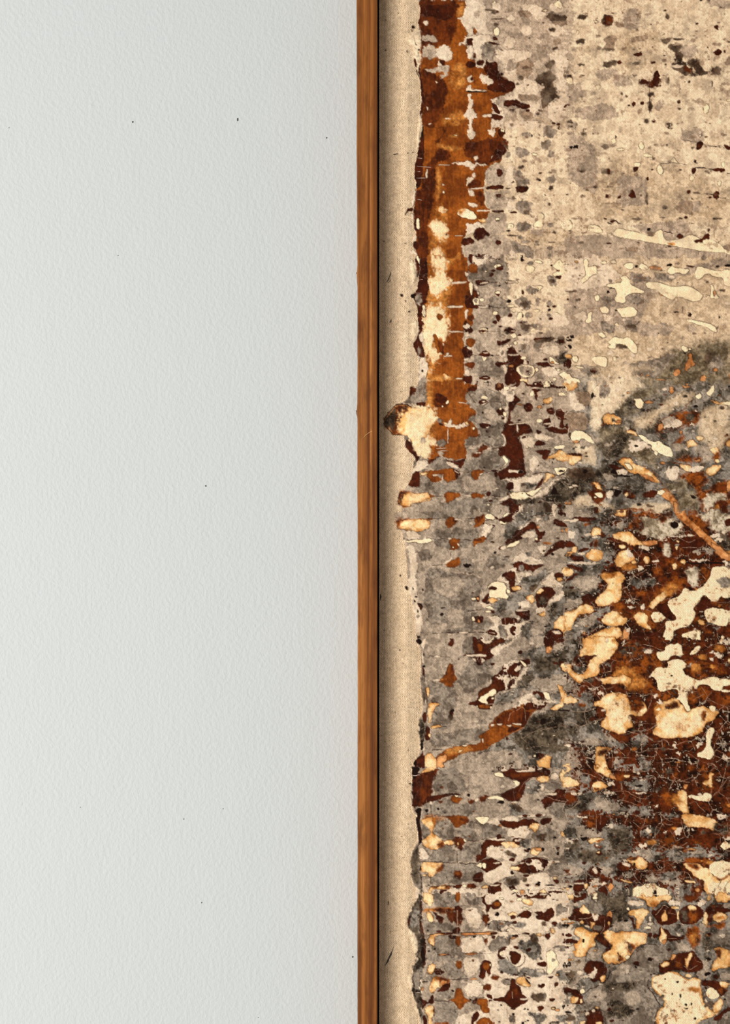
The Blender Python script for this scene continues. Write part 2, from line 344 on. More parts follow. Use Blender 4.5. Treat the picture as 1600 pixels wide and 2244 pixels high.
def finish():
    global col
    global wv,gl,ck,ht,cls
    jm=np.clip(((mir(gy,1,2242)-GY0)/STEP).round().astype(int),0,NY-1); im=np.clip(((mir(gx,0,1598)-GX0)/STEP).round().astype(int),0,NX-1)
    off=((gy<0)|(gy>2243))[:,None]|(gx>1600)[None,:]
    yy=mir(gy[:,None]+np.clip(gx[None,:]-1600,0,99)*1.7,1,2242); J2=np.clip(((yy-GY0)/STEP).round().astype(int),0,NY-1); I2=im[None,:]+0*J2
    gry=np.isin(cch,[ord(q) for q in 'gGm'])*np.clip((PY-850)/150,0,1)
    col=col*(1-.15*gry[...,None]*np.array([1,.93,.85],np.float32))
    G_=lambda a:a[J2,I2]
    col=G_(col); wv=G_(wv); gl=G_(gl); ck=G_(ck); ht=G_(ht); cls=G_(cls); cls[off&(cls>0)]=0
    # ragged transitions where two traced sheets meet
    kx=np.exp(-((PX-1240)/7)**2); ky=0*PX
    for yy in range(280,2240,280): ky=np.maximum(ky,np.exp(-((PY-yy)/6)**2))
    ky=ky*(PX>925)
    ix=np.clip(np.arange(NX)[None,:]+(kx*(BX*9+vn(9,9,301)*9+vn(4,4,303)*5)).astype(int),0,NX-1)
    iy=np.clip(np.arange(NY)[:,None]+(ky*(BY*7+vn(9,9,302)*7+vn(4,4,304)*4)).astype(int),0,NY-1)
    col=col[iy,ix]; wv=wv[iy,ix]; gl=gl[iy,ix]; ck=ck[iy,ix]; ht=ht[iy,ix]; cls=cls[iy,ix]
    # voronoi crackle
    for cell,seed,thr,st in ((38,5,1.0,.55),(19,9,.8,.3)):
        X=PX+WX*2.2+BX*5; Y=PY+WY*2.2+BY*5
        r=np.random.RandomState(seed); jx=r.rand(int(2500/cell)+6,int(2000/cell)+6).astype(np.float32); jy=r.rand(*jx.shape).astype(np.float32)
        i=(X/cell).astype(np.int32)+1; j=np.clip((Y/cell+1).astype(np.int32),1,jx.shape[0]-2)
        f1=np.full(PX.shape,1e9,np.float32); f2=f1.copy()
        for dj in(-1,0,1):
            for di in(-1,0,1):
                a=(i+di-1+jx[j+dj,i+di])*cell-X; b=(j+dj-1+jy[j+dj,i+di])*cell-Y
                d=np.sqrt(a*a+b*b); f2=np.where(d<f1,f1,np.minimum(f2,d)); f1=np.minimum(f1,d)
        e=np.clip(1.35*thr-(f2-f1),0,1)*np.clip(ck*(.6+.9*N14),0,1)*st
        e=np.clip(e,0,.7)[...,None]; C=lin((206,178,148)) if cell>30 else lin((150,112,78))
        col=col*(1-e)+C*e
    # pale flecks in dark mottled zones
    z=np.clip(ck*1.2,0,1)*np.clip((N3+.5*N14-.95)*5,0,1); z=z[...,None]*.6; col=col*(1-z)+lin((190,172,146))*z
    # brown flecks in the pale washed zones
    pl=np.clip((col[...,1]-.2)*4,0,1)*(1-ck)*(cls>=0)
    z=pl*np.clip((vn(5,5,201)*.7+F2*.5+N40*.25-.74)*4,0,1); z=z[...,None]*.55; col=col*(1-z)+lin((108,78,54))*z
    z=pl*np.clip((vn(13,13,203)*.8+N3*.35-.62)*3,0,1)*.22; z=z[...,None]; col=col*(1-z)+lin((120,98,76))*z
    tn=(np.clip((1000-PY)/300,0,1)*np.clip((PX-1060)/80,0,1)*np.clip((col[...,1]-.12)*8,0,1))[...,None]
    col=col*(1+tn*np.array([.02,-.025,-.06],np.float32))
    up=np.clip((900-PY)/300,0,1)*np.clip((PX-1090)/60,0,1)*(ck<.1)*(cls!=-1)
    z=up*np.clip((vn(26,9,401)*.55+vn(7,7,402)*.45+N3*.45+.35*N40-.52)*3.2,0,1)*.6; z=z[...,None]; col=col*(1-z)+lin((112,78,56))*z
    z=up*np.clip((vn(40,34,403)*.8+N8*.7-.1)*1.4,0,1)*.4; z=z[...,None]; col=col*(1-z)+lin((150,130,106))*z
    bz=np.clip((col[...,1]-.4)*4,0,1)*(PY>1080)*np.clip((PX-1180)/60,0,1)
    z=bz*np.clip((F2*.55+N6*.6+N14*.5-.42)*3.0,0,1)*.75; z=z[...,None]; col=col*(1-z)+lin((150,82,30))*z
    z=bz*np.clip((vn(4,4,601)*.6+N14*.7-.62)*4,0,1)*.7; z=z[...,None]; col=col*(1-z)+lin((84,40,14))*z
    lf=np.clip((cls==-1)*1.0,0,1)*np.clip((F2*.6+N3*.5+vn(60,90,405)*.3-.78)*4,0,1)*.5; lf=lf[...,None]; col=col*(1-lf)+lin((120,92,64))*lf
    m=(1-.55*np.clip((N3*.5+F2*.6+N14*.35-.28)*2.2,0,1)*np.clip((np.abs(ck-.4)<.2)*1.0,0,1))
    m*=1+.10*F2+.07*N3
    m*=np.where(cls==-1,1,1-.08*np.clip(N14,0,1))
    col*=m[...,None]
    col=np.clip(col,0,1); dsp=np.where(col<=.0031308,col*12.92,1.055*np.maximum(col,1e-6)**(1/2.4)-.055)
    lu=dsp.mean(-1,keepdims=True); g2=np.clip((lu+.036*np.sin(2*np.pi*(lu-.44)))/np.maximum(lu,.02),.3,1.4)
    dsp=np.clip(dsp*np.where((cls==-1)[...,None],1,g2)*np.array([1.0,.985,.985],np.float32),0,1)
    return lin(dsp*255)

TILES=[]
TILES.append((1240,0,4.44444,"""c 0 0 1600 0 1600 1244 0 1244
b 500 300 900 250 900 700 500 700
c 1000 900 1600 850 1600 1244 900 1244
d 160 160 45 30
d 340 200 370 150 430 135 480 180 455 240 400 262 360 240
R 420 195 40 40
e 480 200 570 230 570 270 500 270
C 260 202 295 198 325 212 290 218
e 700 155 28 30
d 985 158 30 20
B 1485 50 1550 45 1540 85 1500 80
g 1380 0 1600 0 1600 90 1400 60
B 1440 255 1485 240 1490 300 1460 280
d 100 375 195 375 185 430 100 430
e 350 380 390 350 440 335 505 360 490 400 470 400 480 470 460 490 360 490 390 420
d 350 465 470 465 460 490 350 492
e 640 355 800 345 800 385 720 400 640 410 630 385
d 640 475 680 470 670 495
B 660 530 690 510 750 505 750 550 680 550
w 415 550 30 40
d 370 600 440 600 490 570 500 610 470 660 360 660
B 525 605 25 25
d 685 622 35 25
B 830 605 880 590 870 620 830 625
g 600 620 650 600 660 640
d 920 380 1040 365 1010 420 960 435
d 1040 370 1160 370 1150 390 1060 395
d 1000 430 1030 420 1100 450 1150 450 1170 480 1150 540 1120 600 1060 600 1050 510 1000 460
d 1020 600 1180 600 1180 650 1240 690 1280 740 1170 740 1100 700 1040 660
d 1180 580 1290 580 1315 640 1350 690 1400 700 1390 735 1280 735 1240 680 1180 640
d 1400 690 1500 620 1525 740 1430 740
w 1090 640 60 15
R 1160 630 1240 700 1200 720 1150 680
e 1240 390 28 18
B 1475 512 38 32
B 1550 500 12 12
e 1430 410 1520 420 1500 450 1430 440
d 1600 395 1560 410 1600 425
B 590 760 620 755 620 800 595 790
d 640 720 700 730 660 750
R 715 790 750 765 830 800 870 760 870 690 910 690 910 760 950 790 930 830 870 850 800 855 720 820
B 730 790 790 780 830 830 730 820
B 860 690 910 690 920 830 850 830
d 800 900 870 890 860 930 820 960
B 660 1010 20 25
B 618 1025 10 10
B 730 990 770 990 760 1030 725 1020
d 790 990 850 990 840 1080 800 1090
l5 815 760 815 1100
d 980 760 1015 740 1010 820 970 800
g 880 990 960 980 930 1080 870 1070
B 1105 992 16 16
d 1150 790 1180 795 1150 808
B 1205 798 12 10
d 1420 790 1440 790 1435 845 1420 845
C 1370 1060 30 45
C 40 780 30 30
B 20 740 50 720 60 760
C 312 848 25 22
C 118 315 10 18
C 235 1098 18 10
C 1580 975 18 14
B 0 1010 45 1010 30 1050 0 1040
e 90 1080 180 1090 170 1140 110 1140
d 760 1160 820 1150 800 1210 770 1200
d 1020 1190 1060 1220 1030 1240
g 0 1180 110 1180 120 1244 0 1244
k 30 1185 12 6
k 60 1195 12 6
k 112 1215 5 20
d 690 290 15 15
d 545 910 12 12
d 150 630 35 15
g 150 910 50 40
g 270 910 30 20
d 1250 300 1290 290 1280 310
k 960 540 12 8
k 1245 505 8 8
k 1385 460 8 8
d 930 350 970 320 960 340
g 640 190 80 110
g 1200 500 100 70
g 400 720 120 60
g 60 900 100 100
g 560 790 100 60
g 300 1100 200 80
k 1320 5 15 10
e 1590 600 40 40
e 0 230 15 40
"""))
TILES.append((1240,1120,4.44444,"""n 0 0 1600 0 1600 1244 0 1244
m 0 0 420 0 340 140 600 120 560 200 380 300 480 400 440 520 330 600 340 700 280 800 160 860 100 960 0 980
g 0 0 240 0 240 60 0 80
B 60 60 300 60 300 90 220 110 80 100
w 0 80 140 80 100 120 0 100
U 420 20 620 0 900 0 1060 30 900 80 700 60 560 70
P 450 30 530 0 610 10 600 50 540 60
m 640 0 760 0 700 30 640 30
g 480 110 560 100 560 160 500 170
y 620 110 760 60 960 60 1100 90 1140 160 1080 220 1000 260 960 300 860 250 740 220 640 200
U 700 130 60 70
U 940 80 50 30
k 1060 130 40 40
y 800 160 960 140 970 260 900 250 820 200
U 640 80 780 110 740 180 600 180
y 960 320 1020 310 1040 440 980 450 940 400
y 1260 40 1390 20 1380 100 1260 130
y 1380 20 1600 0 1600 220 1460 200 1400 160
U 1160 20 1300 40 1380 160 1380 240 1240 120
B 1550 90 1600 60 1600 150 1560 140
h 1380 200 1600 220 1600 400 1500 340
w 1390 230 1500 210 1520 260 1400 260
w 1500 280 40 20
V 1050 0 1150 0 1220 90 1320 170 1420 260 1500 340 1600 420 1600 500 1500 440 1440 380 1340 270 1240 190 1110 80
S 1400 300 1480 330 1600 430 1600 500 1480 430
g 1240 370 1310 370 1310 420 1240 420
g 1340 350 1420 360 1440 430 1380 440
w 1000 240 1260 230 1260 245 1000 255
w 1180 470 1340 470 1420 485 1280 495
w 1500 500 1600 480 1600 530 1560 530
k 1180 500 1500 495 1560 500 1560 515 1200 515
B 1100 260 1300 260 1350 350 1200 400 1110 360
P 1075 300 1080 285 1110 290 1100 320
P 1070 340 1100 340 1090 380 1070 370
P 240 220 250 180 300 152 355 185 350 225 310 240 245 245
w 240 260 300 235 350 255 280 270
U 280 290 320 280 310 350 270 350
B 240 300 280 290 250 360 230 350
w 0 180 90 190 80 280 0 260
B 0 280 60 300 100 330 60 350 0 360
P 60 340 100 330 125 380 60 430 10 455 60 380
G 0 360 50 350 60 400 0 440
B 120 370 220 350 220 380 130 400
w 110 400 200 400 180 425 120 425
B 30 430 180 430 180 500 60 490
P 190 430 230 380 310 365 370 390 350 460 300 490 240 490
w 0 500 180 490 340 500 280 520 60 520
B 0 520 160 540 180 600 0 540
P 0 540 60 570 80 600 20 640 0 640
B 80 610 150 600 60 660 0 700 0 660
l4 180 600 280 530 440 490
h 10 780 80 730 130 770 80 840 20 880 0 850
g 60 660 280 620 340 680 290 760 200 800 60 720
g 0 880 140 840 160 900 60 950 0 1000
B 150 820 250 800 280 870 200 890 140 860
P 270 880 310 820 390 780 410 700 350 660 330 620 460 600 520 580 600 650 540 700 550 800 520 880 440 910 330 930
A 330 620 500 590 480 640 360 660
P 0 1010 80 960 170 900 240 920 290 960 240 1000 130 1010 80 1080 40 1200 0 1230
u8 110 1030 280 1000 400 920
u7 0 990 100 940 170 900
m 40 1244 60 1130 110 1060 200 1020 300 970 420 920 440 960 350 1030 310 1120 240 1180 170 1180 150 1244
g 120 1060 300 1000 280 1100 160 1140
P 180 1244 280 1190 400 1140 480 1120 540 1150 560 1200 520 1244
P 340 1080 400 990 490 960 560 1000 610 1060 560 1120 420 1130
S 160 1190 190 1160 200 1210
P 450 240 480 210 560 190 640 210 720 290 780 290 900 280 900 330 820 340 700 330 600 330 560 290 480 260
S 720 290 900 280 900 330 780 340
P 520 320 600 330 560 380 530 360
P 470 490 500 420 580 370 640 390 690 470 660 500 600 500 560 540 520 550 490 540
w 580 370 640 390 680 460 600 440
A 540 520 690 500 700 560 560 580
P 640 480 690 490 690 520 640 520
P 760 440 810 440 820 500 780 520 750 490
U 980 480 1160 470 1160 560 1080 570 980 520
P 1030 510 1090 510 1080 560 1040 560
P 1110 480 1160 460 1170 520 1120 510
U 840 540 940 530 920 600 860 600
y 1170 560 1220 530 1300 560 1290 620 1280 700 1300 740 1220 730 1180 660
U 1300 560 1360 540 1400 600 1360 700 1290 720
m 620 660 780 670 900 640 860 720 740 740 640 720
U 960 720 1040 640 1170 660 1160 740 1040 820 960 860 800 960 780 900 880 780
P 800 920 830 880 920 800 980 760 1000 820 920 880 840 960
A 950 740 1060 700 1100 780 960 840
U 640 800 800 760 780 820 660 830
B 900 910 1000 880 1060 960 1090 1040 1060 1080 980 1040 900 960
U 420 900 560 880 620 1060 560 1020 460 950
U 640 980 820 960 900 1060 860 1180 740 1180 640 1080
P 650 1030 700 980 760 980 810 1040 800 1100 860 1160 740 1140 680 1080
Q 830 1020 860 980 920 980 970 1030 960 1060 900 1085 850 1080
Q 990 880 1050 850 1130 810 1140 760 1170 740 1210 790 1340 740 1390 660 1420 590 1440 540 1600 540 1600 840 1540 850 1520 820 1480 880 1420 880 1360 810 1320 830 1310 880 1240 940 1270 1010 1240 1080 1180 1130 1100 1140 1050 1180 1060 1230 930 1235 980 1160 970 1070 1060 1070 1090 1040 1010 960
G 1455 680 1500 670 1550 630 1600 660 1600 710 1560 760 1510 740
B 1280 920 1340 840 1400 860 1440 900 1540 840 1600 880 1600 940 1440 940 1320 980 1270 980
U 1420 880 1540 850 1600 900 1560 940 1440 920
Q 1340 980 1400 940 1480 950 1600 960 1600 1050 1570 1120 1500 1120 1430 1090 1390 1090
U 1270 1030 1340 1020 1400 1110 1340 1150 1220 1160
P 1290 1050 1350 1060 1360 1110 1290 1110
R 1060 1170 1220 1110 1340 1140 1330 1200 1260 1230 1120 1244
Q 1125 1205 1180 1180 1310 1150 1320 1200 1250 1244 1130 1244
Q 1425 1208 32 18
Q 1520 1230 22 22
U 1330 1180 1420 1160 1500 1240 1340 1244
S 560 1150 630 1130 620 1244 550 1244
w 590 1130 630 1140 620 1180 580 1180
v3 570 1140 550 1244
v3 620 1140 610 1244
B 640 1180 940 1180 900 1244 640 1244
w 730 560 24 20
w 590 700 640 705 620 715
w 870 700 930 690 910 705
w 730 910 770 900 770 950 730 955
w 590 930 680 930 660 950
w 625 875 24 12
w 740 355 30 16
w 800 365 20 14
w 870 490 24 10
v3 820 80 900 40 950 20
v3 1110 110 1140 170 1160 220
v3 1110 260 1200 310 1260 280
v3 1110 430 1120 360 1200 350 1310 360 1340 330
v3 560 770 640 850 700 860
v3 730 650 760 720 790 770
v3 790 600 830 630 880 670
v3 620 640 720 610 790 570
v3 870 470 920 440
v3 1300 590 1360 660
v3 660 370 720 440
v3 1350 500 1400 560
v2 460 100 560 80
A 1500 920 14 14
"""))
TILES.append((1240,1400,4.44444,"""n 0 0 1600 0 1600 1244 0 1244
h 0 0 130 0 130 200 60 240 0 230
m 0 20 100 40 100 180 0 200
m 0 640 120 600 140 520 230 510 270 620 280 760 320 840 400 920 500 960 580 1040 560 1070 400 1050 280 1060 160 1040 0 1000
h 80 700 240 680 300 800 180 860 80 820
h 0 820 140 850 120 940 0 940
g 140 960 300 960 360 1040 150 1040
g 360 900 500 950 500 1010 400 990
m 70 280 140 255 210 290 170 330 100 320
h 200 390 250 375 290 400 250 430 200 420
U 480 60 700 60 900 140 960 260 860 340 700 360 600 340 480 200
h 540 80 700 80 640 160 520 140
U 540 290 760 340 860 420 860 540 780 560 700 500 560 440 400 380
A 480 300 600 280 720 360 820 400 760 480 640 500 560 440 460 420
P 130 180 140 100 170 90 150 30 180 0 500 0 520 80 480 140 440 190 380 220 320 260 340 330 260 380 200 390 140 440 80 400 0 330 0 240 50 240 60 290 120 340 180 340 210 290 230 220 280 180 200 160
B 190 160 320 155 250 200 200 200
P 350 390 400 360 480 370 560 340 640 380 640 440 600 480 540 430 480 440 420 430 370 460
A 560 410 700 480 640 500
P 0 510 70 560 120 590 110 620 40 630 0 650
P 270 620 340 600 400 530 480 520 600 530 620 620 680 600 780 620 790 740 700 760 640 740 600 760 680 840 600 880 560 940 440 900 360 880 330 820 380 780 400 700 330 670 280 660
q 400 560 560 560 600 640 560 700 640 740 600 830 500 880 420 860 400 800 430 700 380 640
U 600 600 740 600 760 680 700 740 620 700
R 290 680 380 680 400 760 350 780
R 400 900 560 930 640 960 600 1000 500 1000
R 560 560 700 540 760 600 640 600
U 860 500 1000 470 1100 500 1100 560 1000 620 900 600
P 880 660 960 600 1060 570 1140 640 1180 720 1240 680 1320 640 1440 700 1500 700 1440 800 1360 820 1320 940 1180 960 1000 980 900 960 840 920 890 840 880 760 900 700
q 920 760 1060 720 1200 760 1300 720 1340 800 1280 900 1160 930 1000 920 900 880
U 1320 700 1380 700 1360 800 1320 800
U 960 640 1080 600 1120 680 980 700
A 880 620 960 640 900 760 860 700
R 680 740 860 740 900 800 840 820 700 800
S 500 540 14 14
Q 880 120 970 120 975 65 1040 50 1120 45 1140 140 1160 160 1020 160 1010 200 930 215 900 190
Q 990 210 1130 195 1175 240 1170 280 1130 300 1180 360 1300 410 1440 360 1500 390 1600 395 1600 450 1530 460 1520 510 1440 500 1400 450 1300 435 1270 490 1190 540 1190 620 1225 690 1180 710 1130 610 1070 590 1110 560 1100 500 1060 480 940 515 900 500 880 380 830 365 840 330 900 270 950 285 1000 270
k 1030 360 14 10
k 1175 515 10 7
Q 1215 140 1240 115 1280 70 1315 75 1310 105 1250 155 1215 155
Q 1130 0 1260 0 1250 15 1140 15
Q 1500 0 1530 0 1525 50 1500 45
Q 1555 505 40 16
Q 1400 660 1430 645 1470 670 1450 715 1415 700
Q 1410 860 1455 870 1450 910 1420 960 1410 1040 1450 1090 1440 1140 1400 1180 1340 1160 1280 1155 1275 1120 1330 1100 1370 1040 1365 960 1380 890
Q 910 690 24 14
w 400 20 12 12
w 565 40 14 22
w 630 138 30 8
w 1420 190 14 22
w 1440 140 40 12
w 1500 165 30 14
U 1180 240 1300 220 1500 260 1580 340 1440 350 1320 390 1240 370 1180 320
A 1200 250 1300 240 1320 320 1240 320
U 1140 20 1200 40 1180 130 1140 120
U 1440 40 1560 60 1560 140 1480 120
A 1500 90 50 30
A 1330 180 40 24
P 1570 200 1600 180 1600 260
U 1200 480 1300 450 1420 500 1360 580 1240 620 1190 580
U 1480 540 1600 520 1600 680 1500 640
R 1440 520 1560 560 1520 640 1460 640
w 350 530 26 18
w 880 560 20 20
w 915 605 20 24
P 280 1060 340 1040 400 1060 470 1060 420 1100 380 1140 430 1244 270 1244 300 1140
U 310 1080 460 1060 380 1140 320 1140
R 560 1060 640 1050 620 1120 560 1110
m 640 960 760 900 810 980 760 1060 660 1060
g 740 940 790 980 740 1020
B 0 1040 80 1010 100 1050 0 1060
w 0 1020 60 1030 40 1060 0 1060
m 480 1160 560 1170 540 1244 480 1244
g 500 1190 24 30
g 200 1100 260 1080 250 1140 210 1130
g 480 1100 30 14
w 1040 1020 1090 1000 1080 1050 1040 1050
w 1100 1110 20 20
w 1270 1040 1320 1000 1340 1030 1300 1060
g 1510 1000 1570 1010 1560 1060 1510 1050
w 1560 1160 20 24
g 0 1100 60 1120 40 1200 0 1200
P 0 1210 50 1220 40 1244 0 1244
m 700 1150 800 1170 840 1244 720 1244
g 760 1190 800 1190 790 1230
R 1550 1110 1600 1100 1600 1150 1550 1140
v5 30 525 100 490 180 445 260 500 340 590
v5 180 445 200 405 300 380 340 390
v4 260 500 335 465 345 485 430 488 465 465
v4 60 410 100 490 130 590 190 620 210 660 180 715
v5 0 690 180 715 290 675
v5 180 715 190 780 210 830
v5 0 820 65 810 140 860 210 830 380 770
v5 140 860 145 940 125 1020
v5 145 940 280 960 350 1000 390 1060
v4 350 1000 370 950 430 900
v4 0 950 80 1000 120 1020
v4 410 1000 500 1070 580 1140
v5 630 790 700 820 870 830
v5 805 830 800 900 790 930
v5 590 900 680 920 800 955 850 1000 930 1000
v4 740 900 740 1100
v4 680 1110 740 1105 820 1070 910 1065 1060 1080
v4 400 1160 560 1155 640 1160
v4 440 1080 460 1160 450 1244
v5 0 1060 60 1110 110 1190 160 1185 220 1150
v4 60 1240 110 1190
v4 670 1170 710 1130 880 1160 890 1060
v4 935 980 940 1040 960 1080
v4 890 1210 1040 1200 1060 1160
v4 1040 1040 1160 1000 1220 1000 1280 960 1340 985
v4 1220 1000 1260 1080
v4 1160 1130 1200 1110 1260 1160 1360 1210 1440 1215
v4 1440 1080 1460 1000 1490 955 1540 975
v3 600 530 650 525 740 540 750 590
v3 830 500 850 560 800 690
v3 590 240 630 210 640 180 690 200 740 190
v3 60 240 100 260 180 220
v3 440 320 445 240 480 200
v3 360 330 440 320
v3 1240 595 1340 540
v3 1320 470 1360 520 1390 590 1500 640 1600 680
v3 1500 750 1590 840
v3 1460 1080 1560 1120 1520 1170 1460 1200
v3 720 60 800 60 940 110
"""))
TILES.append((1240,1680,4.44444,"""n 0 0 1600 0 1600 1244 0 1244
m 0 600 120 500 200 620 340 640 440 530 540 580 680 600 640 700 620 790 800 800 980 840 940 880 860 900 820 920 740 880 600 880 520 980 480 1040 480 1120 640 1160 620 1244 400 1244 460 1120 400 1060 340 1000 280 960 180 1080 60 1090 0 1160
h 420 600 640 600 620 780 540 860 440 880 400 740
g 100 560 260 620 360 640 300 700 160 720 100 660
g 640 800 800 800 860 860 820 900 700 860
h 120 820 340 800 480 880 300 940 100 920
g 320 960 460 980 440 1060 340 1020
g 0 940 160 980 200 1040 60 1080 0 1060
m 0 400 60 380 160 300 100 200 180 190 230 200 340 250 440 320 600 400 560 450 420 470 240 430 160 430 130 480 20 480
h 0 400 200 320 240 400 100 440
g 260 280 440 330 560 400 440 440 280 400
m 0 500 130 500 160 560 60 570
m 140 80 260 90 260 150 160 160
R 0 240 100 260 140 320 60 370 0 370
w 40 250 160 250 160 270 60 280
w 100 470 210 490 200 505 120 500
P 0 0 60 0 50 40 0 70
P 0 90 40 85 140 160 130 180 60 200 0 215
P 260 0 430 0 450 60 490 110 480 130 400 100 320 60 280 30
S 440 60 500 120 480 130 420 100
U 480 110 540 80 600 70 640 90 600 130 520 145
P 560 80 630 80 620 110 580 110
P 260 170 320 135 370 150 420 190 400 210 300 240 260 240
U 270 200 340 220 280 240
w 400 130 460 140 480 180 420 190
m 560 185 640 160 700 125 760 125 820 150 820 220 740 240 680 230 620 190
w 350 245 480 245 470 270 360 265
w 640 245 790 248 790 262 660 262
R 580 240 640 230 660 260 600 270
w 650 50 740 55 710 80
m 440 0 820 0 800 40 600 40
U 880 200 1000 220 1080 220 1180 260 1220 360 1200 440 1120 440 1040 380 920 320
P 1080 230 1160 225 1190 270 1190 360 1210 440 1180 460 1120 440 1080 360 1040 360 1100 290
P 1120 460 1220 450 1380 490 1490 530 1480 600 1440 630 1380 600 1180 590 1140 520
A 1020 290 1100 260 1150 380 1060 370
U 860 150 900 160 900 260 860 200
U 1280 80 1400 40 1470 70 1460 120 1420 200 1440 240 1360 210 1280 160
P 1380 60 1460 60 1420 110 1430 220 1360 180 1320 150 1400 140
S 1170 190 28 28
U 1180 0 1400 0 1380 40 1200 40
U 900 40 1100 60 1080 120 940 100
Q 1185 290 1220 270 1330 285 1350 250 1410 265 1430 300 1390 345 1330 330 1270 325
Q 1505 765 1540 720 1590 740 1600 790 1560 810 1520 800
R 1440 290 1540 300 1520 360 1440 340
U 1520 340 1600 360 1600 440 1540 420
A 1560 370 1600 360 1600 400
U 1480 560 1600 560 1600 700 1500 700
A 1500 580 1600 600 1600 640 1500 620
h 1440 540 1600 580 1600 660 1440 640
U 200 500 300 480 300 600 220 600
B 300 480 440 500 340 620 300 620
R 140 430 240 420 360 470 140 480
P 210 720 240 695 330 695 380 710 320 740 240 750
U 280 720 370 705 320 740
m 600 400 780 380 860 460 740 480 600 440
g 800 400 860 440 840 460 800 440
w 850 380 900 370 900 400 870 400
m 960 460 1100 460 1100 490 960 490
U 760 500 900 500 880 540 780 550
m 740 620 800 580 870 600 880 640 840 680 760 670
w 780 610 800 590 830 600 830 650 800 650
w 960 620 1000 620 990 650 960 645
w 1060 640 1120 590 1140 620 1090 670
U 920 700 1060 680 1100 720 1060 790 980 790 920 740
O 940 700 1040 690 1060 740 980 760
U 1260 720 1330 740 1310 770 1260 750
h 760 720 900 690 900 780 820 800
m 960 820 1040 790 1120 820 1300 780 1440 820 1560 860 1400 900 1180 900 1080 940 980 880
g 1060 850 1100 820 1110 870
g 1200 820 1370 820 1350 850 1220 860
w 1380 870 1430 850 1420 880
U 1140 890 1380 880 1420 930 1180 940
P 580 900 620 880 740 880 810 930 800 970 760 1000 700 1000 660 960
U 580 900 640 880 740 880 660 920
k 670 950 12 18
P 1130 950 1180 940 1300 940 1340 980 1400 1000 1420 1060 1480 1070 1600 1040 1600 1244 1380 1244 1340 1170 1360 1110 1260 1080 1200 1000
U 1150 940 1260 940 1320 1000 1240 1000
Q 1395 970 1440 930 1500 910 1600 930 1600 1040 1520 1090 1460 1070 1400 1030
U 1460 1070 1520 1090 1600 1050 1560 1100 1480 1110
Q 1380 1130 1600 1120 1600 1244 1400 1244
l3 1520 1100 1480 1180
l3 1600 1100 1540 1180 1560 1240
g 540 1040 640 1030 680 1070 600 1090
g 780 1050 900 1060 880 1130 800 1120
g 920 1100 1080 1090 1140 1120 1120 1170 980 1150
m 900 1040 1100 1030 1080 1100 920 1100
G 1060 1030 1110 1020 1130 1050 1090 1070
P 1150 1110 1180 1100 1270 1120 1250 1140 1180 1135
P 520 1100 560 1100 640 1120 660 1140 600 1135
Q 655 1180 740 1160 820 1130 870 1130 900 1170 980 1180 1040 1244 660 1244
C 795 1165 16 14
B 650 1100 30 24
k 865 1215 18 20
G 600 1165 26 26
B 220 1000 280 990 270 1060 230 1050
B 250 1000 330 990 320 1070 270 1070
w 260 1000 310 980 320 1050 280 1040
B 70 1140 120 1090 200 1120 180 1180 150 1230 80 1220
w 80 1130 180 1130 190 1145 80 1145
P 195 1160 22 30
B 340 1090 420 1090 410 1130 340 1120
w 320 1150 360 1120 420 1130 380 1160
S 440 1170 26 40
B 320 1180 400 1160 420 1244 320 1244
w 270 1100 320 1120 300 1244 220 1244 210 1200
S 290 1165 30 10
P 0 1220 60 1230 60 1244 0 1244
m 1080 1180 1200 1180 1180 1244 1100 1244
R 1220 1180 1330 1150 1340 1244 1220 1244
S 1280 1200 20 20
w 1060 1180 1110 1180 1100 1200
w 0 700 60 710 120 700 90 760 40 770
B 60 720 110 710 130 750 90 770
u6 0 830 80 810 160 750
R 10 1020 30 26
d 185 830 16 20
h 0 760 100 720 160 760 60 840 0 840
R 500 940 640 920 680 1000 540 1020 490 980
w 540 940 580 930 640 960 600 980
R 270 760 360 770 340 800 280 790
w 310 770 16 10
v5 0 470 80 390 160 320 250 320
v4 230 340 235 430 230 470
v5 70 20 130 90 180 60 280 90 370 140
v4 110 130 130 90
v4 440 30 540 40 640 40 760 50 840 30 890 50 920 110 990 160
v4 820 0 860 50
v4 650 100 740 105 800 130 830 105 880 120
v4 540 150 545 240
v4 470 240 530 240 600 240 660 280 720 310 800 310
v4 510 350 530 320 600 340 690 370 750 420 740 480 720 490
v4 590 460 680 470 720 495 760 510
v3 660 540 730 605 770 580 800 570
v3 870 700 870 620 900 560 940 540 990 570 1040 560
v3 940 540 960 500 1100 510
v4 1120 520 1140 580 1160 680 1190 690
v4 840 790 860 755 940 780 1000 810 1040 800 1100 790 1180 740
v4 620 720 625 780
v4 650 740 740 740 740 790
v3 730 600 730 680
v5 960 870 960 1020
v4 640 1010 720 1020 860 1030 960 1025 1060 1030 1160 1020 1200 1040 1220 1090
v4 1160 1020 1150 1100
v3 740 1040 730 1100
v3 860 940 910 910 980 930 1060 980
v3 980 860 1040 800
v4 1040 60 1050 100 1080 110 1140 140 1160 130 1240 100 1230 80
v4 1440 280 1500 220 1540 170 1580 110
v3 1200 360 1270 330 1290 380 1350 440
v3 1060 0 1110 50
v3 280 420 300 480 300 600
v3 340 480 340 560
v4 60 190 160 250
v3 190 1060 260 970 280 940
v3 400 700 440 760 430 800 520 820 540 860
v2 520 720 620 690
v3 880 960 920 1010
v3 1300 0 1380 60 1480 0
v3 1440 600 1520 640
v3 1240 180 1230 100
"""))
